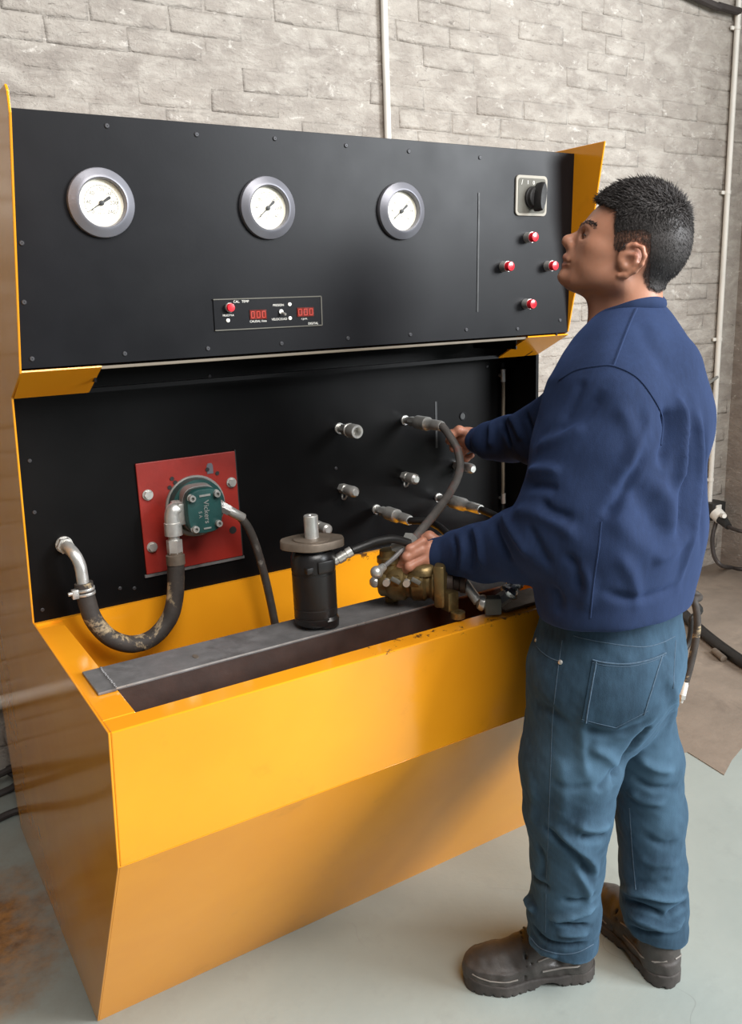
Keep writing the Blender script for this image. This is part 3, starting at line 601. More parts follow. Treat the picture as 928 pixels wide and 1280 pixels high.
# ================================================================ conduits, plug, loose cables and hoses of the workshop
PVC = mat('white_conduit', lin(224, 220, 212), .4, 0, .06, 8)
CAB = mat('dark_grey_cable', lin(58, 52, 50), .6, 0, .15, 20)
def conduit(name, label, a, b, r, clips):
    t_ = tag(empty(name, a), label, 'conduit')
    MB().cyl(a, b, r, None, 18).build('tube', PVC, t_)
    for k in clips:
        q = V(a)+(V(b)-V(a))*k; d = (V(b)-V(a)).normalized()
        MB().lathe(q-d*.008, d, [(0, r*1.02), (0, r*1.2), (.016, r*1.2), (.016, r*1.02)], 20).box(q+V(-r*1.7 if abs(d.z) > .5 else 0, .008, 0 if abs(d.z) > .5 else r*1.7), (r*2, .006, .016) if abs(d.z) > .5 else (.016, .006, r*2)).build('clip', PVC, t_)
    return t_
cxm = 1.601
conduit('wall_conduit', 'white vertical conduit rising from behind the black console', (cxm, 1.181, 1.0), (cxm, 1.181, 3.5), .0125, (.2, .75))
cxr = 3.591; zb = 0.375; za = 1.93; zc = 2.659; zd = 0.493; ze = 1.224
conduit('corner_conduit', 'pale vertical conduit near the wall corner behind the man', (cxr, 1.178, zb), (cxr, 1.178, 3.5), .0135, tuple((q-zb)/(3.5-zb) for q in (za, zc, zd, ze)))
t_ = tag(empty('ceiling_cable', (3.2, 1.16, 2.7)), 'grey cable strung along top of the wall into the corner conduit', 'cable')
MB().tube(catmull([(cxr-1.2, 1.17, 2.733+.13), (3.329,1.17,2.736), (3.443,1.17,2.729), (3.549,1.17,2.726), (cxr, 1.175, 2.729)], 8), .017, 10).build('sheath', CAB, t_)
t_ = tag(empty('support_rod', (3.4, 1.15, 1.2)), 'short slanting steel rod on the wall beside the corner conduit', 'rod')
MB().cyl((3.442,1.16,0.9855), (3.585,1.17,1.034), .008, None, 10).build('rod', PALE, t_)
bxp = tag(empty('socket_box', (cxr, 1.15, zb-.05)), 'small dark socket box at the foot of the corner conduit', 'socket')
MB().box((cxr+.01, 1.16, zb-.045), (.11, .075, .09)).build('box_body', INK, bxp, bevel=.004)
MB().box((cxr+.0, 1.12, zb-.035), (.04, .01, .05)).build('socket_face', WHITE, bxp, bevel=.002)
pg = tag(empty('power_plug', (3.557,1.08,0.305)), 'white and black plug with two cables hanging under the socket box', 'plug')
MB().cyl((3.556,1.11,0.3298), (3.549,1.07,0.3082), .036, .034, 18).cyl((3.519,1.05,0.3342), (3.503,1.02,0.3382), .012, .012, 10).build('plug_head', WHITE, pg)
MB().cyl((3.549,1.07,0.3082), (3.513,1,0.2853), .030, .018, 16).build('plug_grip', INK, pg)
MB().tube(catmull([(3.513,1,0.2853), (3.495,0.95,0.2816), (3.481,0.9,0.2859), (3.554,0.85,0.2669)], 6), .010, 8).build('cable', CAB, pg)
MB().tube(catmull([(3.552,1.1,0.2888), (3.499,1.08,0.2108), (3.437,1.02,0.1405), (3.438,0.98,0.09828), (3.668,1.085,0.014), (3.696,1.027,0.012), (3.81,0.9531,0.012)], 7), .011, 8).build('cable', CAB, pg)
h = hose('floor_hose', 'fat black hose lying across bare floor behind the man', loc=(2.682,0.4671,0))
spiral([(2.915,0.812,0.022), (2.797,0.6261,0.022), (2.702,0.4514,0.022), (2.623,0.2697,0.022), (2.573,0.09074,0.022)], .024, HOSE2, h)
MB().cyl((2.647,0.4302,0.016), (2.609,0.3577,0.016), .014, None, 12).build('metal_sleeve', FLG, h)
h = hose('hanging_hose', 'black hose hanging free behind his hip with pale end fitting', loc=(1.5, .12, .5))
spiral([(1.255, .35, .80), (1.36, .30, .84), (2.072,0.16,0.4856), (2.078,0.12,0.4469), (2.073,0.1,0.3881), (2.07,0.1,0.3166), (2.052,0.1,0.2399), (2.028,0.1,0.17)], .0125, HOSE, h, n=14)
MB().cyl((2.027,0.1,0.176), (2.016,0.1,0.1319), .0125, .0118, 14).build('end_sleeve', WHITE, h)
MB().hexa((2.016,0.1,0.1319), (2.013,0.1,0.118), .014).cyl((2.013,0.1,0.118), (2.01,0.1,0.104), .008, .007, 12).build('end_nipple', CHROME, h)
h = hose('dark_looped_hose', 'thin dark hose hanging beside the free hose end behind his hip', loc=(1.55, .2, .5))
spiral([(1.255, .42, .78), (1.4, .4, .8), (2.247,0.28,0.3759), (2.282,0.28,0.2838), (2.279,0.28,0.2054), (2.236,0.28,0.1685), (2.159,0.28,0.1981), (2.089,0.3,0.3079)], .011, HOSE2, h)
conduit('low_pipe', 'pale pipe running low along brick wall left of the bench', (-2.2, 1.17, 0.264), (.6, 1.17, 0.264), .022, (.3,))
t_ = tag(empty('cable_coil', (-.12, 1.0, 0)), 'dark cable looped on the floor behind left end of the bench', 'cable')
MB().tube(catmull([(-1.6, 1.12, .012), (-.7, 1.1, .012), (-0.02322,1.059,0.012), (.02, 1.13, .05), (.10, 1.10, .03), (.14, 1.0, .012), (.05, .93, .012), (-0.03235,0.9191,0.012), (-.2, .86, .012), (-.42, .92, .012), (-.5, 1.0, .012), (-.3, 1.08, .02), (-.04, 1.10, .05), (.12, 1.12, .06), (.3, 1.12, .02)], 8), .011, 8).build('sheath', CAB, t_)
# ================================================================ the mechanic: surfaces grown from blended distance fields
def smin(a, b, k):
    h = np.clip(.5+.5*(b-a)/k, 0, 1); return b+(a-b)*h-k*h*(1-h)
class Field:
    def __init__(s): s.p = []
    def cap(s, a, b, ra, rb=None, k=.012, w=None, s_=1., op='+'):
        """tapered capsule; w, s_: stretched s_ times along direction w"""
        a = np.array(a, float); b = np.array(b, float); s.p.append(('c', a, b, ra, ra if rb is None else rb, k, None if w is None else np.array(w, float)/np.linalg.norm(w), s_, op)); return s
    def chain(s, pts, rs, k=.012, w=None, s_=1., op='+'):
        for i in range(len(pts)-1): s.cap(pts[i], pts[i+1], rs[i], rs[i+1], k, w, s_, op)
        return s
    def ell(s, c_, r, R=None, k=.012, op='+'):
        s.p.append(('e', np.array(c_, float), np.array(r, float), np.eye(3) if R is None else np.array(R, float), k, op)); return s
    def cut(s, p0, n, k=.004):
        n = np.array(n, float); s.p.append(('h', np.array(p0, float), n/np.linalg.norm(n), k)); return s
    def fn(s, f, k, op='+', ctr=(0, 0, 0), rad=9.): s.p.append(('f', f, k, op, np.array(ctr, float), rad)); return s
    @staticmethod
    def dist(q, P):
        if q[0] == 'c':
            a, b, ra, rb, w, s_ = q[1], q[2], q[3], q[4], q[6], q[7]
            pa = P-a; ba = b-a
            if w is not None:
                pa = pa-np.outer(pa@w, w)*(1-1/s_); ba = ba-w*(ba@w)*(1-1/s_)
            h = np.clip((pa@ba)/max(ba@ba, 1e-9), 0, 1)
            return np.linalg.norm(pa-h[:, None]*ba, axis=1)-(ra+(rb-ra)*h)
        if q[0] == 'e':
            l = (P-q[1])@q[3].T; k0 = np.linalg.norm(l/q[2], axis=1); k1 = np.linalg.norm(l/q[2]**2, axis=1)
            return np.where(k1 > 1e-9, k0*(k0-1)/np.maximum(k1, 1e-9), -q[2].min())
        if q[0] == 'f': return q[1](P)
    def eval(s, P, ctr=None, half=0.):
        """P (N,3) points in blocks of B; with ctr: whole-array culling per block"""
        d = np.full(len(P), 10.)
        for q in s.p:
            if q[0] == 'h':
                e = (P-q[1])@q[2]; d = -smin(-d, -e, q[3]); continue
            k = q[5] if q[0] == 'c' else (q[4] if q[0] == 'e' else q[2])
            op = q[8] if q[0] == 'c' else (q[5] if q[0] == 'e' else q[3])
            if ctr is not None:
                near = Field.dist(q, ctr) < half*(1.8 if q[0] == 'e' else 1.1)+k+.004
                if not near.any(): continue
                idx = np.repeat(near, len(P)//len(ctr)); e = Field.dist(q, P[idx])
                d[idx] = smin(d[idx], e, k) if op == '+' else -smin(-d[idx], e, k)
            else:
                e = Field.dist(q, P); d = smin(d, e, k) if op == '+' else -smin(-d, e, k)
        return d
    def mesh(s, lo, hi, h):
        lo = np.array(lo, float); nb = np.ceil((np.array(hi)-lo)/(8*h)).astype(int); n = nb*8+1
        bi = np.stack(np.meshgrid(*[np.arange(x) for x in nb], indexing='ij'), -1).reshape(-1, 3)
        ctr = lo+(bi*8+4)*h; half = 4*h*1.7321
        dc = s.eval(ctr); act = np.abs(dc) < half*1.9+.002
        G = np.empty(n, np.float32)
        sg = np.where(dc.reshape(nb) > 0, 1., -1.).astype(np.float32)
        G[:-1, :-1, :-1] = np.repeat(np.repeat(np.repeat(sg, 8, 0), 8, 1), 8, 2); G[-1] = 1; G[:, -1] = 1; G[:, :, -1] = 1
        o = np.stack(np.meshgrid(*[np.arange(9)]*3, indexing='ij'), -1).reshape(-1, 3)
        ab = bi[act]; ac = ctr[act]
        for c0 in range(0, len(ab), 600):
            I = (ab[c0:c0+600, None, :]*8+o[None]).reshape(-1, 3)
            G[I[:, 0], I[:, 1], I[:, 2]] = s.eval(lo+I*h, ac[c0:c0+600], half)
        o8 = np.stack(np.meshgrid(*[np.arange(8)]*3, indexing='ij'), -1).reshape(-1, 3)
        I = (ab[:, None, :]*8+o8[None]).reshape(-1, 3)
        cor = np.array([(a, b, c_) for a in (0, 1) for b in (0, 1) for c_ in (0, 1)])
        val = np.stack([G[I[:, 0]+a, I[:, 1]+b, I[:, 2]+c_] for a, b, c_ in cor], 1)
        x = ((val < 0).any(1)) & ((val >= 0).any(1)); I = I[x]; val = val[x]
        acc = np.zeros((len(I), 3)); cnt = np.zeros(len(I))
        for e0 in range(8):
            for ax in range(3):
                if cor[e0][ax]: continue
                t = cor[e0].copy(); t[ax] = 1; e1 = t[0]*4+t[1]*2+t[2]
                a, b = val[:, e0], val[:, e1]; cr = (a < 0) != (b < 0)
                f = np.where(cr, a/np.where(cr, a-b, 1), 0); q = cor[e0].astype(float)[None].repeat(len(I), 0); q[:, ax] = f
                acc += q*cr[:, None]; cnt += cr
        Vv = lo+(I+acc/cnt[:, None])*h
        key = (I[:, 0]*n[1]+I[:, 1])*n[2]+I[:, 2]; od = np.argsort(key); ks = key[od]
        def find(J):
            kk = (J[:, 0]*n[1]+J[:, 1])*n[2]+J[:, 2]; pz = np.clip(np.searchsorted(ks, kk), 0, len(ks)-1); return np.where(ks[pz] == kk, od[pz], -1)
        F = []
        for ax in range(3):
            e1 = 2**(2-ax); cr = (val[:, 0] < 0) != (val[:, e1] < 0)
            J = I[cr]; u_ = np.zeros(3, int); w_ = np.zeros(3, int); u_[(ax+1) % 3] = 1; w_[(ax+2) % 3] = 1
            q = np.stack([np.nonzero(cr)[0], find(J-u_), find(J-u_-w_), find(J-w_)], 1)
            fl = val[cr, 0] >= 0; q[fl] = q[fl][:, ::-1]; F.append(q[(q >= 0).all(1)])
        return Vv, np.concatenate(F)
def vnormals(Vv, F):
    a = Vv[F[:, 2]]-Vv[F[:, 0]]; b = Vv[F[:, 3]]-Vv[F[:, 1]]; fn_ = np.cross(a, b); N = np.zeros_like(Vv)
    for i in range(4):
        for k in range(3): N[:, k] += np.bincount(F[:, i], fn_[:, k], len(Vv))
    return N/np.maximum(np.linalg.norm(N, axis=1), 1e-12)[:, None]
def relax(Vv, F, it=1, lam=.5):
    for _ in range(it):
        S = np.zeros_like(Vv); c_ = np.zeros(len(Vv))
        for i in range(4):
            a, b = F[:, i], F[:, (i+1) % 4]; c_ += np.bincount(a, minlength=len(Vv))
            for k in range(3): S[:, k] += np.bincount(a, Vv[b, k], len(Vv))
        Vv = Vv+lam*(S/np.maximum(c_, 1)[:, None]-Vv)
    return Vv
def link_np(name, Vv, F, m, parent):
    me = bpy.data.meshes.new(name); o0 = V(0, 0, 0); q = parent
    while q is not None: o0 += q.location; q = q.parent
    Vl = (Vv-np.array(o0)).astype(np.float32); k = F.shape[1]
    me.vertices.add(len(Vl)); me.vertices.foreach_set('co', Vl.ravel()); me.loops.add(F.size); me.loops.foreach_set('vertex_index', F.astype(np.int32).ravel())
    me.polygons.add(len(F)); me.polygons.foreach_set('loop_start', np.arange(0, F.size, k, dtype=np.int32)); me.update(calc_edges=True)
    me.polygons.foreach_set('use_smooth', [True]*len(F)); me.materials.append(m)
    o = bpy.data.objects.new(name, me); C.objects.link(o); o.parent = parent; return o
from mathutils.bvhtree import BVHTree
EYE = np.array((-0.2609,-1.606,1.46))
def snap(tree, pts, lift=0.):
    """drop measured points onto a garment along their sight lines; returns points and normals"""
    P, N = [], []
    for p in pts:
        d = np.array(p)-EYE; d /= np.linalg.norm(d); h = tree.ray_cast(V(np.array(p)-d*.45), V(d))
        if h[0] is None: continue
        nn = h[1] if h[1].dot(V(d)) < 0 else -h[1]
        P.append(np.array(h[0]+nn*lift)); N.append(np.array(nn))
    return P, N
def folds(Vv, F, lst):
    tree = BVHTree.FromPolygons([tuple(x) for x in Vv], [tuple(x) for x in F.tolist()]); N = vnormals(Vv, F); D = np.zeros(len(Vv))
    for pts, wd, amp in lst:
        fine = [V(q) for q in catmull(pts, 7)] if len(pts) > 2 else [V(pts[0]).lerp(V(pts[1]), i/8) for i in range(9)]
        P, _ = snap(tree, fine)
        if len(P) < 2: continue
        P = np.array(P); sel = np.nonzero(((Vv > P.min(0)-3*wd) & (Vv < P.max(0)+3*wd)).all(1))[0]
        if len(sel) == 0: continue
        A = P[:-1]; B = P[1:]-A; best = np.full(len(sel), 9.); tt = np.zeros(len(sel))
        for i in range(len(A)):
            t = np.clip(((Vv[sel]-A[i])@B[i])/max(B[i]@B[i], 1e-9), 0, 1); d = np.linalg.norm(Vv[sel]-A[i]-t[:, None]*B[i], axis=1)
            u_ = d < best; best = np.where(u_, d, best); tt = np.where(u_, (i+t)/len(A), tt)
        D[sel] += amp*np.exp(-(best/wd)**2)*np.clip(np.minimum(tt, 1-tt)*5, .15, 1)
    return Vv+N*D[:, None]
def wobble(Vv, F, amp, sc, seed=0):
    r = np.random.RandomState(seed); N = vnormals(Vv, F); d = np.zeros(len(Vv))
    for _ in range(14):
        k = r.normal(size=3)*sc; k[2] *= .8; d += np.sin(Vv@k*6.283+r.uniform(0, 6.283))
    return Vv+N*(amp*d/14**.5)[:, None]
man_ = tag(empty('person', (1.0, -.55, 0)), 'man in navy sweatshirt and blue jeans reaching into the bench, looking up', 'person')
# ---- materials
def skin_material():
    m = bpy.data.materials.new('skin'); m.use_nodes = True; nt = m.node_tree; B = nt.nodes['Principled BSDF']
    at = nt.nodes.new('ShaderNodeAttribute'); at.attribute_name = 'tone'
    c = mix(nt, math_(nt, 'MULTIPLY', noise(nt, 90, 4), .3), at.outputs['Color'], (.30, .12, .07))
    nt.links.new(c, B.inputs['Base Color']); B.inputs['Roughness'].default_value = .47
    B.inputs['Subsurface Weight'].default_value = .12; B.inputs['Subsurface Radius'].default_value = (.6, .25, .15); B.inputs['Subsurface Scale'].default_value = .01
    nt.links.new(bump(nt, noise(nt, 420, 3), .18, .0006), B.inputs['Normal']); return m
SKIN = skin_material()
def cloth_material(name, c0, c1, scale, weave, rough=.9, fade=None):
    m = bpy.data.materials.new(name); m.use_nodes = True; nt = m.node_tree; B = nt.nodes['Principled BSDF']
    c = mix(nt, ramp(nt, noise(nt, scale, 8, .72, coord(nt, (1, 1, .45))), .36, .66), c0, c1)
    c = mix(nt, math_(nt, 'MULTIPLY', ramp(nt, noise(nt, 160, 3, .6, coord(nt, (1, 1, .15))), .35, .7), .3), c, tuple(min(1, x*1.35) for x in c1))
    if fade:
        at = nt.nodes.new('ShaderNodeAttribute'); at.attribute_name = 'fade'; c = mix(nt, at.outputs['Fac'], c, fade)
    c = mix(nt, math_(nt, 'MULTIPLY', noise(nt, weave, 2), .25), c, tuple(x*.45 for x in c0))
    nt.links.new(c, B.inputs['Base Color']); B.inputs['Roughness'].default_value = rough
    B.inputs['Sheen Weight'].default_value = .35; B.inputs['Sheen Roughness'].default_value = .5; B.inputs['Sheen Tint'].default_value = (*[min(1, x*4) for x in c1], 1)
    B.inputs['Specular IOR Level'].default_value = .25
    nt.links.new(bump(nt, noise(nt, weave*.6, 3), .3, .0012), B.inputs['Normal']); return m
NAVY = cloth_material('navy_fleece', (.0105, .0205, .056), (.0155, .030, .080), 6, 900)
DENIM = cloth_material('blue_denim', (.009, .021, .036), (.030, .064, .102), 11, 800, .88, (.080, .158, .235))
STITCH = mat('pale_denim_thread', lin(64, 84, 102), .8, 0, .2, 200)
BOOT = mat('dusty_brown_boot_leather', lin(62, 57, 54), .52, 0, .2, 18, .0012, 200, wear=(lin(92, 86, 82), .5, .8, 9))
SOLE = mat('dusty_black_sole', lin(62, 57, 54), .75, 0, .2, 30, .001, 160)
TRIM = mat('pale_boot_piping', lin(128, 122, 116), .6, 0, .1, 40)
HAIRM = bpy.data.materials.new('dark_hair'); HAIRM.use_nodes = True
hb = HAIRM.node_tree.nodes['Principled BSDF']; hb.inputs['Base Color'].default_value = (.042, .037, .036, 1); hb.inputs['Roughness'].default_value = .58; hb.inputs['Specular IOR Level'].default_value = .35
EYEW = mat('eye_white', lin(205, 195, 186), .15, 0, .02, 50); IRIS = mat('dark_brown_iris', (.02, .011, .008), .1, 0, .1, 50)
ER = np.array((0.6421, -0.7666, 0.)); VW = np.array((0.7666, 0.6421, 0.)); UP = np.array((0, 0, 1.))
HR = np.array((-ER, VW, UP))                              # head axes: forward, away, up
def tilt(deg):
    a = math.radians(deg); f_ = -ER*math.cos(a)+UP*math.sin(a); u_ = ER*math.sin(a)+UP*math.cos(a); return np.array((f_, VW, u_))
# ---- body: head, neck, trunk, limbs and hands in one surface
LT = (-.90, -.43, 0); LP = (-.97, -.23, 0)
B = Field()
B.ell((0.9828,-0.5294,1.563), (.081, .073, .082), tilt(22), .02)                   # cranium
B.ell((0.9962,-0.5454,1.546), (.064, .068, .066), tilt(10), .02)
B.ell((0.9477,-0.4876,1.56), (.046, .058, .055), tilt(22), .02)                   # forehead and face
B.ell((0.9366,-0.4743,1.53), (.040, .052, .050), tilt(22), .018)
B.ell((0.9352,-0.4726,1.505), (.040, .046, .030), tilt(20), .018)
for sgn in (-1, 1):
    q = VW*sgn
    B.cap(np.array((0.9651,-0.5083,1.487))+q*.048, np.array((0.9172,-0.4512,1.49))+q*.020, .022, .016, .016)   # jaw
    B.ell(np.array((0.9445,-0.4837,1.539))+q*.046, (.026, .017, .018), tilt(20), .014)                     # cheekbone
    B.ell(np.array((0.9441,-0.4832,1.512))+q*.040, (.030, .017, .026), tilt(20), .016)
    B.cap(np.array((0.9242,-0.4595,1.58))+q*.008, np.array((0.9313,-0.468,1.58))+q*.036, .0075, .0075, .009)    # brow
    B.ell(np.array((0.9289,-0.4651,1.565))+q*.031, (.013, .0135, .0095), tilt(22), .008, '-')                # socket
    B.ell(np.array((0.9334,-0.4705,1.564))+q*.0305, (.0134, .0136, .0122), tilt(22), .005)                  # lids over the eyeball
    B.ell(np.array((0.911,-0.4438,1.548))+q*.0115, (.0075, .0058, .0062), tilt(22), .005)                 # nostril wings
B.cap((0.9261,-0.4617,1.572), (0.9063,-0.4382,1.559), .0078, .0105, .008)                 # nose
B.ell((0.9054,-0.4371,1.559), (.0098, .0098, .0095), tilt(22), .006)
B.cap((0.9074,-0.4394,1.549), (0.9111,-0.4438,1.544), .006, .005, .006)
for sgn in (-1, 1): B.ell(np.array((0.9079,-0.44,1.545))+VW*sgn*.0065, (.0042, .0028, .0030), tilt(22), .002, '-')
B.ell((0.9158,-0.4495,1.526), (.021, .028, .021), tilt(20), .012)                    # mouth mound
B.chain([np.array((0.9076,-0.4397,1.526))-VW*.023, np.array((0.9039,-0.4353,1.531))-VW*.008, np.array((0.9039,-0.4353,1.531))+VW*.008, np.array((0.9076,-0.4397,1.526))+VW*.023], (.003, .0048, .0048, .003), .005)
B.chain([np.array((0.9081,-0.4403,1.521))-VW*.021, np.array((0.9036,-0.4349,1.517))-VW*.008, np.array((0.9036,-0.4349,1.517))+VW*.008, np.array((0.9081,-0.4403,1.521))+VW*.021], (.003, .0054, .0054, .003), .005)
B.chain([np.array((0.91,-0.4425,1.521))-VW*.0265, np.array((0.8994,-0.4299,1.524))-VW*.008, np.array((0.8994,-0.4299,1.524))+VW*.008, np.array((0.91,-0.4425,1.521))+VW*.0265], (.0020, .0021, .0021, .0020), .0022, op='-')
B.ell((0.9023,-0.4334,1.509), (.006, .016, .003), tilt(22), .006, '-')
B.ell((0.9057,-0.4374,1.495), (.0185, .021, .0145), tilt(20), .012)                 # chin
B.cap((0.9173,-0.4512,1.487), (0.9411,-0.4797,1.471), .016, .022, .02)                     # under the chin
B.cap((0.9747,-0.5198,1.493), (0.9791,-0.5172,1.38), .053, .060, .022)                # neck
B.cap((0.945,-0.4843,1.457), (0.946,-0.4855,1.4), .020, .026, .02)
B.cap((0.987,-0.5345,1.492), (0.9906,-0.5388,1.415), .030, .034, .02)
for sgn in (-1, 1):                                                            # ears
    q = VW*sgn; E_ = lambda x, y, o: None
    rim_ = [(0.9677,-0.5114,1.533), (0.9728,-0.5175,1.54), (0.9815,-0.5279,1.542), (0.9895,-0.5374,1.536), (0.992,-0.5404,1.523), (0.9892,-0.5371,1.51), (0.9825,-0.5291,1.499), (0.9729,-0.5177,1.492), (0.9658,-0.5092,1.493)]
    off = (.068, .074, .079, .084, .086, .083, .078, .073, .070)
    B.ell(np.array((0.9768,-0.5223,1.518))+q*.071, (.0215, .008, .0235), tilt(-24), .006)
    B.chain([np.array(p)+q*o for p, o in zip(rim_, off)], (.003, .0034, .0036, .0038, .0038, .0037, .004, .005, .005), .004)
    B.chain([np.array((0.9722,-0.5168,1.527))+q*.075, np.array((0.9828,-0.5294,1.525))+q*.080, np.array((0.9822,-0.5287,1.512))+q*.078, np.array((0.9754,-0.5206,1.502))+q*.075], (.002, .003, .003, .003), .004)
    B.ell(np.array((0.9742,-0.5192,1.516))+q*.083, (.0085, .009, .0100), tilt(-20), .004, '-')
    B.ell(np.array((0.9671,-0.5107,1.517))+q*.073, (.004, .004, .005), tilt(0), .003)
# trunk and limbs (under the clothes)
B.chain([(0.9545,-0.5268,1.317), (0.9301,-0.56,1.132), (0.9103,-0.5674,0.9219), (0.9077,-0.5643,0.7601)], (.085, .10, .085, .095), .04, LT, 1.35)
B.cap((0.9809,-0.5271,1.373), (0.8513,-0.5983,1.308), .05, .05, .04); B.cap((0.9809,-0.5271,1.373), (1.082,-0.4138,1.305), .05, .05, .04)
LS, LE, LW = np.array((0.8394,-0.5996,1.282)), np.array((0.7621,-0.5619,1.064)), np.array((0.7318,-0.3233,0.9742))
RS, RE, RW = np.array((1.065,-0.3787,1.285)), np.array((1.077,-0.18,1.155)), np.array((1.066,0.025,1.122))
B.chain([LS, LE, LW], (.052, .043, .027), .02); B.chain([RS, RE, RW], (.052, .043, .027), .02)
B.chain([(0.8529,-0.5613,0.7577), (0.828,-0.5471,0.4965), (0.9118,-0.4627,0.15), (0.9118,-0.4627,0.06)], (.058, .050, .034, .027), .03)
B.chain([(0.9705,-0.5616,0.7248), (1.064,-0.5482,0.4087), (1.082,-0.5667,0.15), (1.082,-0.5667,0.06)], (.058, .050, .034, .027), .03)
# left hand spread over the casting
lw = (np.array((0.6701,-0.2964,1.009))-np.array((0.6775,-0.3052,0.9441)))
B.cap(LW, (0.7016,-0.3028,0.9686), .022, .019, .015, lw, 1.35); B.cap((0.7016,-0.3028,0.9686), (0.6717,-0.2982,0.9749), .0175, .0135, .012, lw, 2.15)
def finger(pts, r0, r1):
    n = len(pts); B.chain(pts, [r0+(r1-r0)*i/(n-1) for i in range(n)], .0035)
    for p in pts[1:-1]: B.ell(p, (r0*1.02,)*3, None, .004)
finger([(0.6678,-0.2967,1.006), (0.6426,-0.2884,0.9929), (0.6409,-0.2677,0.972), (0.6511,-0.2519,0.9529)], .0092, .0076)
finger([(0.6635,-0.2994,0.9899), (0.6346,-0.2882,0.9781), (0.634,-0.2657,0.9546), (0.6464,-0.2493,0.9347)], .0098, .0078)
finger([(0.6647,-0.3024,0.9707), (0.6362,-0.2933,0.9593), (0.6346,-0.2726,0.9396), (0.6459,-0.2581,0.9235)], .0094, .0076)
finger([(0.6731,-0.3061,0.9502), (0.6522,-0.2999,0.9413), (0.645,-0.282,0.9282), (0.6499,-0.266,0.9163)], .0082, .0068)
finger([(0.7183,-0.2916,0.9895), (0.7028,-0.27,1.003), (0.6865,-0.2537,0.9937), (0.6742,-0.2482,0.9813)], .0118, .0088)
# right hand closed near the panel
rw = np.array((1.039,0.06,1.15))-np.array((1.069,0.06,1.104))
B.cap(RW, (1.054,0.035,1.127), .022, .021, .014, rw, 1.25); B.cap((1.054,0.035,1.129), (1.04,0.055,1.134), .020, .018, .012, rw, 1.5)
finger([(1.043,0.03,1.144), (1.02,0.036,1.152), (1.008,0.046,1.143), (1.008,0.056,1.129)], .0125, .0085)
finger([(1.046,0.066,1.148), (1.023,0.076,1.14), (1.017,0.072,1.123), (1.023,0.06,1.115)], .0094, .0078)
finger([(1.051,0.07,1.133), (1.031,0.08,1.118), (1.028,0.07,1.103), (1.036,0.054,1.104)], .0096, .0078)
finger([(1.057,0.068,1.12), (1.043,0.076,1.101), (1.044,0.062,1.088), (1.05,0.046,1.098)], .0092, .0076)
finger([(1.065,0.062,1.11), (1.054,0.068,1.088), (1.056,0.054,1.075), (1.064,0.042,1.084)], .0084, .0070)
bV, bF = B.mesh((.45, -.95, .03), (1.45, .16, 1.70), .0022)
bV = relax(bV, bF, 1, .4); bN = vnormals(bV, bF)
body = link_np('body', bV, bF, SKIN, man_)
# skin tone per vertex: lips, ears, jaw stubble, brows and scalp have their own colour
O_ = np.array((0.9716,-0.5161,1.514)); ha = (bV-O_)@ER; hz = bV[:, 2]-O_[2]; hb_ = (bV-O_)@VW
def inside(poly, x, y):
    r = np.zeros(len(x), bool); n = len(poly)
    for i in range(n):
        x0, y0 = poly[i]; x1, y1 = poly[(i+1) % n]
        with np.errstate(divide='ignore', invalid='ignore'): t = ((y0 > y) != (y1 > y)) & (x < (x1-x0)*(y-y0)/(y1-y0+1e-12)+x0)
        r ^= t
    return r
hair_poly = ((-0.057,0.1158),(-0.04597,0.1032),(-0.03513,0.09726),(-0.02431,0.0913),(-0.01485,0.08544),(-0.01844,0.07257),(-0.02063,0.05691),(-0.02012,0.03966),(-0.01894,0.02229),(-0.01014,0.01915),(-0.0008681,0.02132),(0.004061,0.03299),(0.01858,0.0335),(0.03332,0.02608),(0.03777,0.01264),(0.03452,-0.005781),(0.02973,-0.01891),(0.03161,-0.03375),(0.04003,-0.04621),(0.05743,-0.0523),(0.07748,-0.03173),(0.1143,0.006027),(0.1299,0.06951),(0.1078,0.1342),(0.01771,0.1665),(-0.04742,0.1591))
hm = inside(hair_poly, ha, hz) & (hz > -.09) & (np.abs(hb_) < .1)
hmf = hm.astype(float)
for _ in range(5):                                        # soft edge (clipper fade)
    S = np.zeros(len(bV)); c_ = np.zeros(len(bV))
    for i in range(4): S += np.bincount(bF[:, i], hmf[bF[:, (i+1) % 4]], len(bV)); c_ += np.bincount(bF[:, i], minlength=len(bV))
    hmf = .4*hmf+.6*S/np.maximum(c_, 1)
top = np.clip((hz-.045)/.07, 0, 1); backd = np.clip((ha-.03)/.05, 0, 1)
tone = np.tile(np.array([.45, .215, .135]), (len(bV), 1))
def paint_tone(mask, col): 
    global tone
    tone = tone*(1-mask[:, None])+np.array(col)*mask[:, None]
def blob(p, r): return np.exp(-(((bV-np.array(p))**2).sum(1))/r**2)
head = hz > -.10
paint_tone(.45*(head & (hz < -.004) & (ha < .0)).astype(float)*np.clip((-.004-hz)/.03, 0, 1), (.27, .13, .09))       # beard shadow
lipm = np.zeros(len(bV))
for p in ((0.8993,-0.4298,1.531), (0.9004,-0.4311,1.518)):
    d = np.abs((bV-np.array(p))@UP); w = np.abs((bV-np.array(p))@VW); a = np.abs((bV-np.array(p))@ER)
    lipm = np.maximum(lipm, np.exp(-(d/.0055)**2)*(w < .021)*(a < .016))
paint_tone(.55*lipm, (.33, .10, .085))
for sgn in (-1, 1):
    paint_tone(.35*blob(np.array((0.9862,-0.5335,1.529))+VW*sgn*.084, .018), (.46, .16, .12))
hands = (bV[:, 2] < 1.2) & ((bV[:, 1] > -.36) & (bV[:, 0] < .78) | (bV[:, 1] > -.05))
paint_tone(.5*hands.astype(float), (.46, .19, .13))
paint_tone(np.clip(hmf*1.1, 0, 1)*(.55+.4*np.clip(np.maximum(top, backd)*1.6, 0, 1)), (.034, .028, .027))
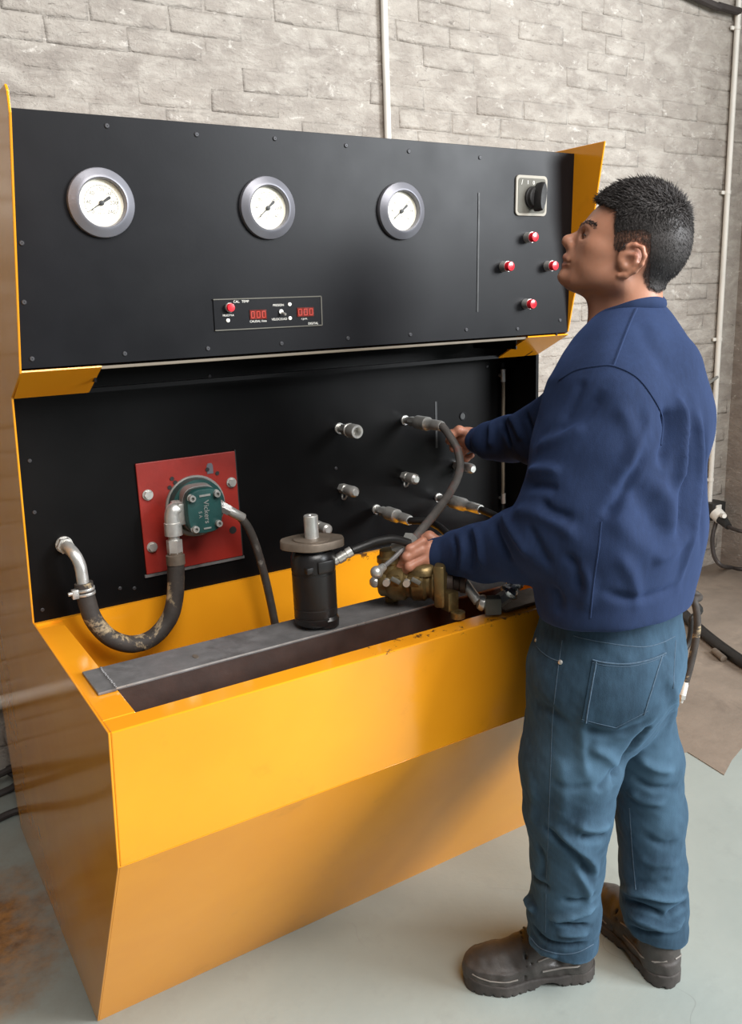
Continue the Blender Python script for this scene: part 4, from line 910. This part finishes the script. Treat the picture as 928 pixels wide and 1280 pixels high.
at = body.data.attributes.new('tone', 'FLOAT_COLOR', 'POINT'); at.data.foreach_set('color', np.concatenate([tone, np.ones((len(tone), 1))], 1).astype(np.float32).ravel())
# ---- hair: a shell lifted off the scalp plus short locks
inner = np.clip((hmf-.45)/.5, 0, 1)
r_ = np.random.RandomState(4); clump = np.zeros(len(bV))
for _ in range(10):
    kx = r_.normal(size=3)*np.array([14, 14, 14]); clump += np.sin((bV@kx)*6.283+r_.uniform(0, 6.28))
lift = (.0008+.0105*top*(1-.25*backd)+.0040*backd*(1-top)+.0012*clump*top/3)*inner
keep = ((hmf[bF] > .5) & (lift[bF] > .0016)).all(1); used_v = np.unique(bF[keep]); remap = -np.ones(len(bV), int); remap[used_v] = np.arange(len(used_v))
hV = bV[used_v]+bN[used_v]*lift[used_v][:, None]
hair = link_np('hair', hV, remap[bF[keep]], HAIRM, man_)
def locks(name, roots, dirs, lens, wid, parent, seed=1):
    r = np.random.RandomState(seed); n = len(roots); vs = np.zeros((n, 7, 3)); f1 = dirs/np.linalg.norm(dirs, axis=1)[:, None]
    s1 = np.cross(f1, r.normal(size=(n, 3))); s1 /= np.linalg.norm(s1, axis=1)[:, None]; s2 = np.cross(f1, s1)
    curl = r.normal(size=(n, 3))*.15
    for j, (t, w) in enumerate(((0, 1), (.55, .8))):
        for k in range(3):
            a = k*2.0944; vs[:, j*3+k] = roots+f1*(lens*t)[:, None]+curl*(lens*t*t)[:, None]+(s1*math.cos(a)+s2*math.sin(a))*(wid*w)[:, None]
    vs[:, 6] = roots+(f1+curl)*lens[:, None]
    fs = []
    base = np.arange(n)[:, None]*7
    for k in range(3):
        k2 = (k+1) % 3; fs += [base+np.array([[k, k2, 3+k2]]), base+np.array([[k, 3+k2, 3+k]]), base+np.array([[3+k, 3+k2, 6]])]
    o = link_np(name, vs.reshape(-1, 3), np.concatenate(fs), HAIRM, parent); return o
cand = np.nonzero(hmf > .40)[0]; pick = r_.choice(cand, min(len(cand), 15000), replace=False)
ro_ = bV[pick]+bN[pick]*(lift[pick]*.8)[:, None]; tp = top[pick][:, None]
flow = (-ER*.75+UP*.25)*tp+(ER*.35-UP*.9)*(1-tp)
flow = flow-bN[pick]*((flow*bN[pick]).sum(1))[:, None]*.9+bN[pick]*(.22+.08*tp)+r_.normal(size=(len(pick), 3))*.13
ln = (.0030+.0105*top[pick]+.003*backd[pick])*r_.uniform(.6, 1.25, len(pick))*np.clip(hmf[pick]*1.4-.2, .3, 1)
o = locks('hair_locks', ro_, flow, ln, .00045+.0006*top[pick], hair); o['kind'] = 'stuff'
for sgn in (-1, 1):
    bp_ = [np.array(p)+VW*sgn*o_ for p, o_ in (((0.9187,-0.453,1.584), .010), ((0.9205,-0.455,1.588), .022), ((0.9267,-0.4625,1.588), .034), ((0.9331,-0.4701,1.584), .042), ((0.9394,-0.4777,1.577), .047))]
    cur = np.array([tuple(q) for q in catmull(bp_, 60)]); from_tree = BVHTree.FromPolygons([tuple(x) for x in bV[(bV[:, 2] > 1.5)]], []) if False else None
    idx = []
    headv = np.nonzero((bV[:, 2] > 1.52) & (ha < -.02))[0]
    for q in cur[::2]:
        dd_ = ((bV[headv]-q)**2).sum(1); idx += list(headv[np.argsort(dd_)[:14]])
    idx = np.unique(idx); fl_ = np.tile(ER*.8-UP*.15+VW*sgn*.35, (len(idx), 1))+bN[idx]*.35+r_.normal(size=(len(idx), 3))*.2
    locks('eyebrow', bV[idx], fl_, np.full(len(idx), .0062), np.full(len(idx), .0006), man_, 3)
    ec = np.array((0.9334,-0.4705,1.563))+VW*sgn*.030
    e = MB().sphere(ec-ER*.0018, .0118, 16).build('eye', EYEW, man_); gz = V(-ER*.93+UP*.30)
    MB().lathe(V(ec-ER*.0018)+gz*.0092, gz, [(0, .0058), (.0022, .0052), (.0030, .0035), (.0032, .0001)], 20).build('iris', IRIS, e)
    lash = []
    for k in range(9):
        a = (k-4)/4; lash.append(ec-ER*(.0135*math.cos(a*.9))+VW*sgn*(.0118*math.sin(a*1.05))+UP*(.0042-.0035*a*a))
    MB().tube(catmull(lash, 3), .0011, 6).build('eyelashes', HAIRM, e)
# ---- sweatshirt
S = Field()
S.chain([(0.9062,-0.5703,0.9424), (0.9122,-0.562,1.059), (0.9291,-0.551,1.19), (0.9519,-0.5393,1.296), (0.9727,-0.533,1.359)], (.139, .149, .142, .122, .088), .04, LT, 1.38)
S.cap((0.9823,-0.5288,1.39), (0.8518,-0.5911,1.301), .056, .074, .035); S.cap((0.9879,-0.52,1.394), (1.074,-0.4043,1.302), .056, .07, .035)
S.cap((0.9677,-0.6205,1.32), (0.986,-0.6268,1.249), .05, .06, .05)
S.chain([(0.8464,-0.6003,1.281), (0.8198,-0.5918,1.208), (0.779,-0.5821,1.114), (0.7638,-0.5639,1.067)], (.080, .083, .082, .079), .02)
S.chain([(0.7638,-0.5639,1.067), (0.7534,-0.4814,1.022), (0.7431,-0.3912,0.991), (0.7318,-0.331,0.976)], (.079, .067, .056, .048), .016)
S.cap((0.7256,-0.3158,0.9729), (0.7018,-0.2999,0.9729), .0365, .0345, .003)
S.chain([(1.058,-0.3856,1.278), (1.077,-0.18,1.155), (1.088,-0.08,1.137), (1.061,-0.03,1.131)], (.078, .066, .055, .046), .02)
S.cap((1.073,-0.01,1.127), (1.058,0.012,1.125), .0365, .033, .003)
S.cap((0.9057,-0.5698,0.9157), (0.9064,-0.5706,0.8825), .128, .126, .008, LT, 1.36)                # hem rib
S.cut((0.8041,-0.6587,0.909), (-0.0005644,-0.005476,-0.03917), .010)
sV, sF = S.mesh((.52, -.95, .78), (1.5, .12, 1.48), .0042)
sV = relax(sV, sF, 1, .5); sV = wobble(sV, sF, .0022, 4.5, 2)
fl_s = []
def fold(lst, pts, wd, amp): lst.append((pts, wd, amp*1.55))
fold(fl_s, ((0.7442,-0.556,1.233),(0.7685,-0.5851,1.257),(0.7874,-0.6077,1.278),(0.8057,-0.6294,1.315)), .012, -.006)
fold(fl_s, ((0.7314,-0.5408,1.212),(0.7587,-0.5733,1.233),(0.7878,-0.6081,1.254)), .012, .004)
fold(fl_s, ((0.7114,-0.5169,1.16),(0.7263,-0.5348,1.171),(0.7437,-0.5555,1.175),(0.7635,-0.5792,1.172)), .010, .007)
fold(fl_s, ((0.707,-0.5117,1.139),(0.7317,-0.5412,1.147),(0.7596,-0.5744,1.141)), .009, -.006)
fold(fl_s, ((0.707,-0.5117,1.098),(0.7293,-0.5383,1.1),(0.7602,-0.5751,1.08),(0.7822,-0.6015,1.046)), .012, .005)
fold(fl_s, ((0.7272,-0.3801,1.047),(0.735,-0.3893,1.016),(0.7387,-0.3938,0.9571)), .008, .006)
fold(fl_s, ((0.7172,-0.3681,1.038),(0.7229,-0.3749,0.9911),(0.7206,-0.3722,0.9489)), .007, -.005)
fold(fl_s, ((0.7489,-0.406,1.072),(0.7566,-0.4152,1.026),(0.7742,-0.4362,0.9716)), .009, -.006)
fold(fl_s, ((0.7596,-0.4187,1.088),(0.7741,-0.436,1.042),(0.7983,-0.465,0.9818)), .010, .006)
fold(fl_s, ((0.9315,-0.6239,1.137),(0.9476,-0.6432,1.113),(0.9544,-0.6513,1.084),(0.9531,-0.6498,1.037)), .016, .006)
fold(fl_s, ((0.9106,-0.599,1.14),(0.9256,-0.6169,1.094),(0.9461,-0.6413,1.043)), .020, -.0055)
fold(fl_s, ((0.8897,-0.5741,1.08),(0.9129,-0.6018,1.034),(0.9446,-0.6395,1.001)), .018, .004)
fold(fl_s, ((0.9542,-0.6511,1.296),(0.9608,-0.6589,1.241),(0.961,-0.6592,1.178),(0.9561,-0.6534,1.114)), .010, .011)
fold(fl_s, ((0.9431,-0.6379,1.275),(0.9495,-0.6455,1.227),(0.9413,-0.6356,1.156)), .012, -.011)
fold(fl_s, ((1.013,-0.643,1.276),(1.019,-0.6503,1.191),(1.017,-0.6486,1.074),(1.006,-0.635,0.9275)), .010, .009)
fold(fl_s, ((1.006,-0.6349,1.22),(1.009,-0.6381,1.133),(1.003,-0.632,1.012)), .011, -.009)
fold(fl_s, ((1.04,-0.6443,1.245),(1.045,-0.651,1.129),(1.045,-0.6501,0.9934)), .008, -.005)
fold(fl_s, ((0.9127,-0.6015,1.424),(0.9238,-0.6148,1.377),(0.9485,-0.6442,1.323)), .016, -.003)
fold(fl_s, ((0.8045,-0.6281,1.093),(0.8191,-0.6455,1.122),(0.8361,-0.6658,1.175),(0.8463,-0.678,1.222)), .010, -.007)
fold(fl_s, ((0.765,-0.581,1.03),(0.7802,-0.5991,0.9998),(0.7843,-0.604,0.9518)), .009, -.006)
fold(fl_s, ((0.8493,-0.6816,1.294),(0.8458,-0.6774,1.242),(0.834,-0.6633,1.195),(0.8145,-0.64,1.146)), .012, .005)
fold(fl_s, ((0.7825,-0.6018,1.333),(0.7731,-0.5906,1.294),(0.7585,-0.5731,1.254)), .010, -.004)
fold(fl_s, ((0.738,-0.5487,1.122),(0.7513,-0.5645,1.101),(0.7774,-0.5957,1.089)), .009, -.006)
fold(fl_s, ((0.7591,-0.496,1.065),(0.7703,-0.5094,1.028),(0.7872,-0.5296,0.9811)), .009, -.005)
fold(fl_s, ((0.9333,-0.6261,0.9939),(0.9573,-0.6548,1.011),(0.9749,-0.6757,1.057)), .012, .005)
fold(fl_s, ((0.8788,-0.561,0.9301),(0.9109,-0.5994,0.9181),(0.9421,-0.6366,0.9278),(0.9677,-0.6672,0.9519)), .009, -.005)
fold(fl_s, ((0.7783,-0.5968,1.017),(0.7919,-0.613,0.9747),(0.7865,-0.6066,0.9224)), .012, .005)
fold(fl_s, ((0.7524,-0.5658,0.9706),(0.7615,-0.5768,0.9418),(0.7582,-0.5728,0.9144)), .010, -.004)
fold(fl_s, ((0.8208,-0.6475,1.035),(0.8384,-0.6686,0.9939),(0.8483,-0.6803,0.9299)), .012, .004)
fold(fl_s, ((0.8158,-0.6415,1.294),(0.833,-0.6621,1.241),(0.8388,-0.669,1.161)), .014, .004)
fold(fl_s, ((0.7001,-0.3477,1.031),(0.7047,-0.3532,0.9863),(0.7002,-0.3478,0.9371)), .005, -.004)
fold(fl_s, ((0.7102,-0.3597,1.035),(0.7138,-0.3641,0.9871),(0.7094,-0.3588,0.9413)), .006, .004)
fold(fl_s, ((1.047,-0.05,1.189),(1.054,-0.05,1.153),(1.049,-0.05,1.115)), .008, .008)
fold(fl_s, ((1.079,-0.05,1.185),(1.094,-0.05,1.149),(1.115,-0.05,1.103)), .008, -.007)
fold(fl_s, ((1.073,-0.08,1.196),(1.101,-0.08,1.171),(1.127,-0.08,1.125)), .008, .007)
fold(fl_s, ((1.108,-0.1,1.2),(1.126,-0.1,1.17),(1.142,-0.1,1.133)), .008, -.006)
sV = folds(sV, sF, fl_s); sV = relax(sV, sF, 1, .35)
shirt = link_np('sweatshirt', sV, sF, NAVY, man_)
st = BVHTree.FromPolygons([tuple(x) for x in sV], [tuple(x) for x in sF.tolist()])
def seam(name, tree, pts, r, m, parent, lift=0.):
    P, N = snap(tree, catmull(pts, 8), lift)
    if len(P) > 2: return MB().tube(P, r, 6).build(name, m, parent)
seam('seam', st, ((0.9091,-0.5972,1.437),(0.9006,-0.587,1.405),(0.8866,-0.5703,1.342)), .0022, NAVY, shirt)
seam('seam', st, ((0.7577,-0.5722,1.328),(0.7742,-0.5919,1.343),(0.7945,-0.6162,1.349),(0.8123,-0.6374,1.349),(0.8349,-0.6644,1.332),(0.8515,-0.6842,1.301),(0.8627,-0.6975,1.265),(0.8623,-0.697,1.221)), .0024, NAVY, shirt)
seam('seam', st, ((0.8046,-0.6282,1.088),(0.8021,-0.6252,1.034),(0.7979,-0.6202,0.9753),(0.7954,-0.6172,0.9131)), .0018, NAVY, shirt)
col_ = catmull([(0.9323,-0.4691,1.398), (0.9126,-0.5158,1.421), (0.9269,-0.5624,1.439), (0.9676,-0.5814,1.446), (1.014,-0.5673,1.442), (1.04,-0.528,1.448), (1.023,-0.4777,1.443), (0.9785,-0.4543,1.425)], 8, True)
rings = []
for i, q in enumerate(col_):
    cc = V((0.9744,-0.5194,1.423)); out = (q-cc); out.z = 0; out.normalize(); up_ = V(UP)
    rings.append([q+out*(.0060*math.cos(a))+up_*(.0105*math.sin(a)) for a in [k*math.pi/5 for k in range(10)]])
mb = MB(); nr = len(rings); mb.add([p for r in rings for p in r], [(i*10+j, i*10+(j+1) % 10, ((i+1) % nr)*10+(j+1) % 10, ((i+1) % nr)*10+j) for i in range(nr) for j in range(10)])
mb.build('collar', NAVY, shirt)
# ---- jeans
J = Field()
J.chain([(0.9049,-0.5688,0.9109), (0.9036,-0.5595,0.7759), (0.903,-0.551,0.6892)], (.116, .127, .110), .04, LP, 1.32)
J.ell((0.874,-0.6176,0.7728), (.07, .08, .09), None, .05)
J.chain([(0.8306,-0.558,0.7054), (0.8207,-0.554,0.5978), (0.8226,-0.5484,0.4905), (0.8364,-0.5337,0.3503), (0.8488,-0.5175,0.221), (0.8514,-0.5097,0.1459), (0.8547,-0.5012,0.0578)], (.096, .094, .084, .071, .072, .070, .064), .018)
J.chain([(0.9947,-0.5437,0.6502), (1.037,-0.548,0.5212), (1.064,-0.5485,0.3992), (1.074,-0.5532,0.2611), (1.079,-0.5587,0.1619), (1.083,-0.5632,0.1016), (1.087,-0.568,0.03013)], (.084, .077, .0725, .070, .070, .064, .058), .014)
J.cut((0.8516, -0.5099, 0.1461), np.cross(np.array((1.084,-0.5642,0.06875))-np.array((0.8517,-0.51,0.1202)), np.cross((0, 0, 1.), np.array((1.084,-0.5642,0.06875))-np.array((0.8517,-0.51,0.1202))))*-1, .004)
jV, jF = J.mesh((.62, -.92, .0), (1.4, -.2, .96), .0042)
jV = relax(jV, jF, 1, .5); jV = wobble(jV, jF, .0016, 6, 5); jV = wobble(jV, jF, .0007, 17, 9)
fl_j = []
for s_, wd, amp in ((((0.819,-0.5675,0.4669),(0.8423,-0.5953,0.4643),(0.863,-0.62,0.4786)), .010, .007), (((0.8233,-0.5726,0.4399),(0.8455,-0.5992,0.4389),(0.8653,-0.6227,0.4583)), .009, -.008), (((0.7777,-0.5183,0.456),(0.8018,-0.547,0.4233),(0.8268,-0.5769,0.391),(0.8402,-0.5928,0.3481)), .009, -.007),
    (((0.7916,-0.5348,0.4597),(0.8166,-0.5647,0.4221),(0.8414,-0.5943,0.3934),(0.8479,-0.602,0.3505)), .010, .006), (((0.8287,-0.5013,0.2001),(0.855,-0.5326,0.1934),(0.8806,-0.5632,0.2041)), .006, -.008), (((0.8332,-0.5066,0.1723),(0.8552,-0.5329,0.176),(0.8788,-0.5611,0.188)), .007, .006),
    (((0.8224,-0.4937,0.2019),(0.8546,-0.5322,0.2223),(0.8879,-0.5719,0.258)), .008, .009), (((0.7991,-0.4658,0.1862),(0.8207,-0.4917,0.1463),(0.8503,-0.5271,0.1429),(0.8813,-0.564,0.1637)), .007, -.007), (((0.7976,-0.4642,0.2637),(0.801,-0.4681,0.2338),(0.8096,-0.4784,0.2132)), .010, .010),
    (((0.8006,-0.4677,0.303),(0.8092,-0.4779,0.2826),(0.8281,-0.5005,0.2732)), .008, -.006), (((0.8387,-0.5132,0.2517),(0.8645,-0.544,0.2542),(0.8875,-0.5714,0.2861)), .009, -.006), (((0.8013,-0.4685,0.1613),(0.8101,-0.479,0.1247),(0.8401,-0.5148,0.1155)), .008, .006),
    (((0.9913,-0.5397,0.2254),(1.022,-0.5759,0.227),(1.053,-0.6128,0.225),(1.078,-0.6425,0.2407)), .008, .010), (((0.9961,-0.5453,0.1991),(1.023,-0.5769,0.1898),(1.051,-0.6107,0.1773)), .007, -.010), (((1.051,-0.6107,0.1773),(1.067,-0.6294,0.2022),(1.078,-0.6432,0.2215)), .007, -.007),
    (((1.001,-0.5511,0.1727),(1.026,-0.5816,0.1572),(1.056,-0.6165,0.1512),(1.077,-0.6421,0.188)), .008, .009), (((1.004,-0.5545,0.1375),(1.031,-0.5875,0.1268),(1.07,-0.6339,0.1443)), .007, -.007), (((1.005,-0.5565,0.2533),(1.031,-0.5874,0.2535),(1.061,-0.6233,0.2743)), .010, -.003),
    (((0.7908,-0.5339,0.5557),(0.8152,-0.5629,0.5442),(0.8408,-0.5935,0.5588)), .009, -.003), (((0.795,-0.6167,0.7635),(0.79,-0.6107,0.6673),(0.7974,-0.6196,0.5957)), .010, .004), (((0.774,-0.5137,0.4192),(0.7823,-0.5238,0.3672),(0.7786,-0.5193,0.3201)), .009, -.004), (((0.8222,-0.5713,0.3698),(0.8375,-0.5896,0.3292),(0.841,-0.5937,0.2937)), .009, .006), (((1.013,-0.5657,0.3711),(1.039,-0.5966,0.3498),(1.064,-0.6262,0.3623)), .010, -.004), (((1.009,-0.5611,0.3127),(1.035,-0.5921,0.301),(1.067,-0.6303,0.3142)), .010, .003), (((0.9956,-0.5448,0.4697),(1.016,-0.5696,0.4469),(1.046,-0.6054,0.4488)), .010, .005), (((0.9981,-0.5477,0.4979),(1.026,-0.5807,0.4768),(1.058,-0.6195,0.4846)), .010, -.005), (((1.004,-0.5549,0.5448),(1.03,-0.5852,0.5233),(1.055,-0.6157,0.5254)), .011, .006),
    (((0.9859,-0.6111,0.6462),(0.965,-0.5861,0.5988),(0.9476,-0.5653,0.5457),(0.9406,-0.557,0.4957)), .012, -.010), (((0.8201,-0.5689,0.6834),(0.8419,-0.5948,0.6679),(0.8632,-0.6203,0.6672),(0.8918,-0.6545,0.6892),(0.911,-0.6774,0.709)), .012, -.004), (((0.8329,-0.5841,0.6412),(0.8566,-0.6124,0.6213),(0.871,-0.6295,0.5995)), .012, .005),
    (((0.8439,-0.5972,0.5425),(0.8575,-0.6135,0.5712),(0.8662,-0.6238,0.6068)), .010, -.005), (((0.7632,-0.5009,0.5752),(0.7695,-0.5084,0.507),(0.7657,-0.5039,0.4528)), .012, .004), (((0.7999,-0.5448,0.6175),(0.8056,-0.5515,0.5333),(0.8015,-0.5466,0.4623)), .014, .004),
    (((0.7684,-0.5071,0.7117),(0.7896,-0.5324,0.699),(0.8138,-0.5613,0.6623)), .012, -.003), (((0.9943,-0.6211,0.7569),(1.007,-0.636,0.7092),(1.005,-0.6338,0.6414)), .012, .006)):
    fold(fl_j, s_, wd, amp)
jV = folds(jV, jF, fl_j); jV = relax(jV, jF, 1, .3)
jeans = link_np('jeans', jV, jF, DENIM, man_)
# washed-out areas of the denim: thigh backs, knees and fold crests
jN = vnormals(jV, jF)
fade = np.zeros(len(jV))
for p, r, a in (((0.7868,-0.6381,0.6408), .075, .75), ((0.8083,-0.6326,0.49), .05, .55), ((0.9951,-0.622,0.5528), .07, .65), ((1.036,-0.6244,0.4315), .07, .55), ((0.8087,-0.5864,0.3037), .07, .6), ((0.9693,-0.669,0.7492), .06, .5), ((1.037,-0.6248,0.2439), .05, .45), ((0.7812,-0.5691,0.3771), .08, .35)):
    fade = np.maximum(fade, a*np.exp(-((jV-np.array(p))**2).sum(1)/r**2))
lapl = relax(jV, jF, 3, .6)-jV; crest = np.clip(-(lapl*jN).sum(1)/.0012, -1, 1)
fade = np.clip(fade*.8+.30*crest, 0, 1)
at = jeans.data.attributes.new('fade', 'FLOAT', 'POINT'); at.data.foreach_set('value', fade.astype(np.float32))
jt = BVHTree.FromPolygons([tuple(x) for x in jV], [tuple(x) for x in jF.tolist()])
seam('stitching', jt, ((0.765,-0.5809,0.8668),(0.7602,-0.5752,0.7997),(0.7555,-0.5696,0.7087),(0.7543,-0.5682,0.6271),(0.7531,-0.5668,0.5434),(0.752,-0.5654,0.4401),(0.7508,-0.5639,0.3497),(0.7505,-0.5636,0.2516)), .0009, STITCH, jeans)
seam('stitching', jt, ((0.7323,-0.5419,0.8607),(0.7361,-0.5464,0.8504),(0.7435,-0.5552,0.8391),(0.7536,-0.5673,0.8298),(0.7645,-0.5803,0.8253)), .0011, STITCH, jeans)
seam('stitching', jt, ((0.7774,-0.5957,0.8777),(0.7934,-0.6148,0.8723),(0.8118,-0.6368,0.8689),(0.8369,-0.6668,0.8664),(0.8565,-0.6902,0.8678),(0.8731,-0.71,0.8775),(0.886,-0.7254,0.891)), .0009, STITCH, jeans)
seam('stitching', jt, ((0.9665,-0.6658,0.844),(0.9661,-0.6653,0.7967),(0.9666,-0.6658,0.7488)), .0012, STITCH, jeans)
seam('stitching', jt, ((0.9986,-0.5484,0.4238),(1.002,-0.5523,0.3681),(1.007,-0.5579,0.2927),(1.011,-0.5633,0.2316)), .0013, STITCH, jeans)
seam('stitching', jt, ((0.7992,-0.466,0.1507),(0.8144,-0.4842,0.1262),(0.84,-0.5147,0.1215),(0.863,-0.5422,0.1337),(0.8834,-0.5665,0.1605)), .0012, STITCH, jeans)
for p in ((0.7355,-0.5457,0.8635), (0.7636,-0.5792,0.8244)):
    P, N = snap(jt, [p])
    if P: MB().lathe(P[0], N[0], [(0, .0042), (.0016, .0042), (.0026, .0022), (.0026, .0001)], 12).build('rivet', CHROME, jeans)
tl, tr_, br, bm, bl = [np.array(x) for x in ((0.7992,-0.6218,0.8352),(0.8761,-0.7136,0.8588),(0.8595,-0.6938,0.7441),(0.8263,-0.654,0.7049),(0.7894,-0.61,0.7136))]
tm = np.array((0.8394,-0.6697,0.8338))
def pock(u_, w_):
    t_ = (1-u_)*tl+u_*tr_+(tm-(tl+tr_)/2)*4*u_*(1-u_); b_ = (1-u_)*bl+u_*br; b_ = b_+(bm-(bl+br)/2)*(1-abs(2*u_-1))
    return t_*(1-w_)+b_*w_
gP = []
for i in range(15):
    for j in range(17):
        P, N = snap(jt, [pock(j/16, i/14)]); gP.append((P[0], N[0]) if P else gP[-1])
mb = MB(); top_ = [V(p)+V(n)*.0030 for p, n in gP]; bot_ = [V(p)-V(n)*.002 for p, n in gP]
fs = []
for i in range(14):
    for j in range(16): a = i*17+j; fs.append((a, a+1, a+18, a+17)); fs.append(tuple(x+255 for x in (a, a+17, a+18, a+1)))
loop = list(range(0, 17))+[16+17*i for i in range(1, 15)]+[14*17+j for j in range(15, -1, -1)]+[17*i for i in range(13, 0, -1)]
for i in range(len(loop)): a, b = loop[i], loop[(i+1) % len(loop)]; fs.append((a, a+255, b+255, b))
pk = mb.add(top_+bot_, fs).build('pocket', DENIM, jeans)
at = pk.data.attributes.new('fade', 'FLOAT', 'POINT'); at.data.foreach_set('value', np.full(len(pk.data.vertices), .0, np.float32))
for lst in ([(0.05, w/10) for w in range(11)], [(.95, w/10) for w in range(11)], [(u_/10, .96) for u_ in range(11)], [(u_/12, .04) for u_ in range(13)], [(u_/12, .0) for u_ in range(13)]):
    P, N = snap(jt, [pock(*q) for q in lst], .0032)
    MB().tube(P, .0006 if lst[0][1] else .0014, 5).build('pocket_stitching', STITCH, pk)
# ---- safety shoes, built along their own axes
def boot(heel, toe, W_=.046):
    heel = np.array(heel); toe = np.array(toe); X = toe-heel; X[2] = 0; L = np.linalg.norm(X); X /= L; Y = np.cross((0, 0, 1.), X)
    k = L/.295; T = lambda x, y, z: heel+X*x*k+Y*y+np.array((0, 0, z))
    loc = lambda P: np.stack([(P-heel)@X/k, (P-heel)@Y, P[:, 2]], 1)
    def foot2(q, gr):
        def c2(a, b, ra, rb):
            a = np.array(a); b = np.array(b); pa = q[:, :2]-a; ba = b-a; h = np.clip(pa@ba/(ba@ba), 0, 1); return np.linalg.norm(pa-h[:, None]*ba, axis=1)-(ra+(rb-ra)*h)
        return smin(smin(c2((.040, 0), (.10, .0), .038, .036), c2((.10, 0), (.205, .004), .036, W_+.003), .02), c2((.205, .004), (.243, .004), W_+.003, .044), .02)-gr
    def sole_f(P):
        q = loc(P); d = foot2(q, .003); z = q[:, 2]; hgt = .026+.010*np.clip((q[:, 0]-.2)/.08, 0, 1)**2+.006*np.clip((.09-q[:, 0])/.09, 0, 1)
        e = np.maximum(np.maximum(d, z-hgt), -z+.0005)
        arch = np.linalg.norm(np.stack([(q[:, 0]-.110)*.75, z+.008], 1), axis=1)-.022; e = np.maximum(e, -arch)
        tread = np.maximum(np.maximum(np.abs((q[:, 0]+.004) % .019-.0095)-.002, z-.005), -d-.007); return np.maximum(e, -tread)
    sf = Field().fn(sole_f, .001)
    lo = np.minimum(heel, toe)-np.array((.09, .09, .01)); hi = np.maximum(heel, toe)+np.array((.09, .09, .19)); lo[2] = -.008; hi[2] = .06
    sv, sfc = sf.mesh(lo, hi, .0030)
    U = Field()
    U.fn(lambda P: np.maximum(np.maximum(foot2(loc(P), -.001), loc(P)[:, 2]-.055), -loc(P)[:, 2]+.02), .012)
    U.ell(T(.222, .004, .038), (.070*k, .047, .042), np.array((X, Y, UP)), .012)
    U.chain([T(.215, .003, .040), T(.155, .002, .060), T(.105, 0, .090)], (.041, .042, .041), .014)
    U.chain([T(.050, 0, .045), T(.054, 0, .085), T(.062, 0, .150)], (.041, .043, .045), .014)
    U.cap(T(.09, 0, .11), T(.085, 0, .14), .042, .040, .012)
    U.ell(T(.19, -.044, .035), (.05, .012, .02), np.array((X, Y, UP)), .012)
    U.cap(T(.150, -.05, .070), T(.150, .05, .070), .0022, None, .004, op='-')
    U.chain([T(.165, -.048, .02), T(.160, -.038, .082), T(.160, 0, .108), T(.160, .038, .082), T(.165, .048, .02)], (.0028,)*5, .003, op='-')
    U.cut(T(0, 0, .018), (0, 0, -1), .003)
    hi[2] = .19; uv_, uf = U.mesh(lo, hi, .0032); uv_ = relax(uv_, uf, 1, .5); uv_ = wobble(uv_, uf, .0010, 12, 8)
    b = link_np('boot', uv_, uf, BOOT, man_); link_np('sole', sv, sfc, SOLE, b)
    tr = BVHTree.FromPolygons([tuple(x) for x in uv_], [tuple(x) for x in uf.tolist()])
    def on(pts, rad, name, m):
        for sg in (-1, 1):
            P = []
            for x, z in pts:
                h = tr.ray_cast(V(T(x, sg*.12, z)), V(-Y*sg))
                if h[0] is not None: P.append(h[0]+V(Y*sg)*.0012)
            if len(P) > 2: MB().tube(P, rad, 6).build(name, m, b)
    on([(.135, .074), (.115, .079), (.09, .085), (.07, .090), (.05, .096)], .0018, 'piping', TRIM)
    on([(.275, .046), (.26, .044), (.24, .041), (.22, .039), (.20, .038), (.18, .038)], .0016, 'piping', TRIM)
    on([(.125, .046), (.105, .047), (.08, .049), (.05, .053), (.02, .060), (.008, .066)], .0020, 'piping', TRIM)
    lc = MB()
    for i in range(4):
        x = .150-.018*i; P = []
        for y in (-.026, -.018, -.008, .0, .008, .018, .026):
            h = tr.ray_cast(V(T(x, y, .25)), V(0, 0, -1))
            if h[0] is not None: P.append(h[0]+V(0, 0, .0015))
        if len(P) > 2: lc.tube(P, .0026, 6)
    lc.build('laces', BLK2, b)
boot(np.array((0.9667,-0.4932,2.22e-16)), np.array((0.7056,-0.3477,2.22e-16)))
boot(np.array((1.065,-0.6258,0)), np.array((1.149,-0.3459,4.029e-16)))
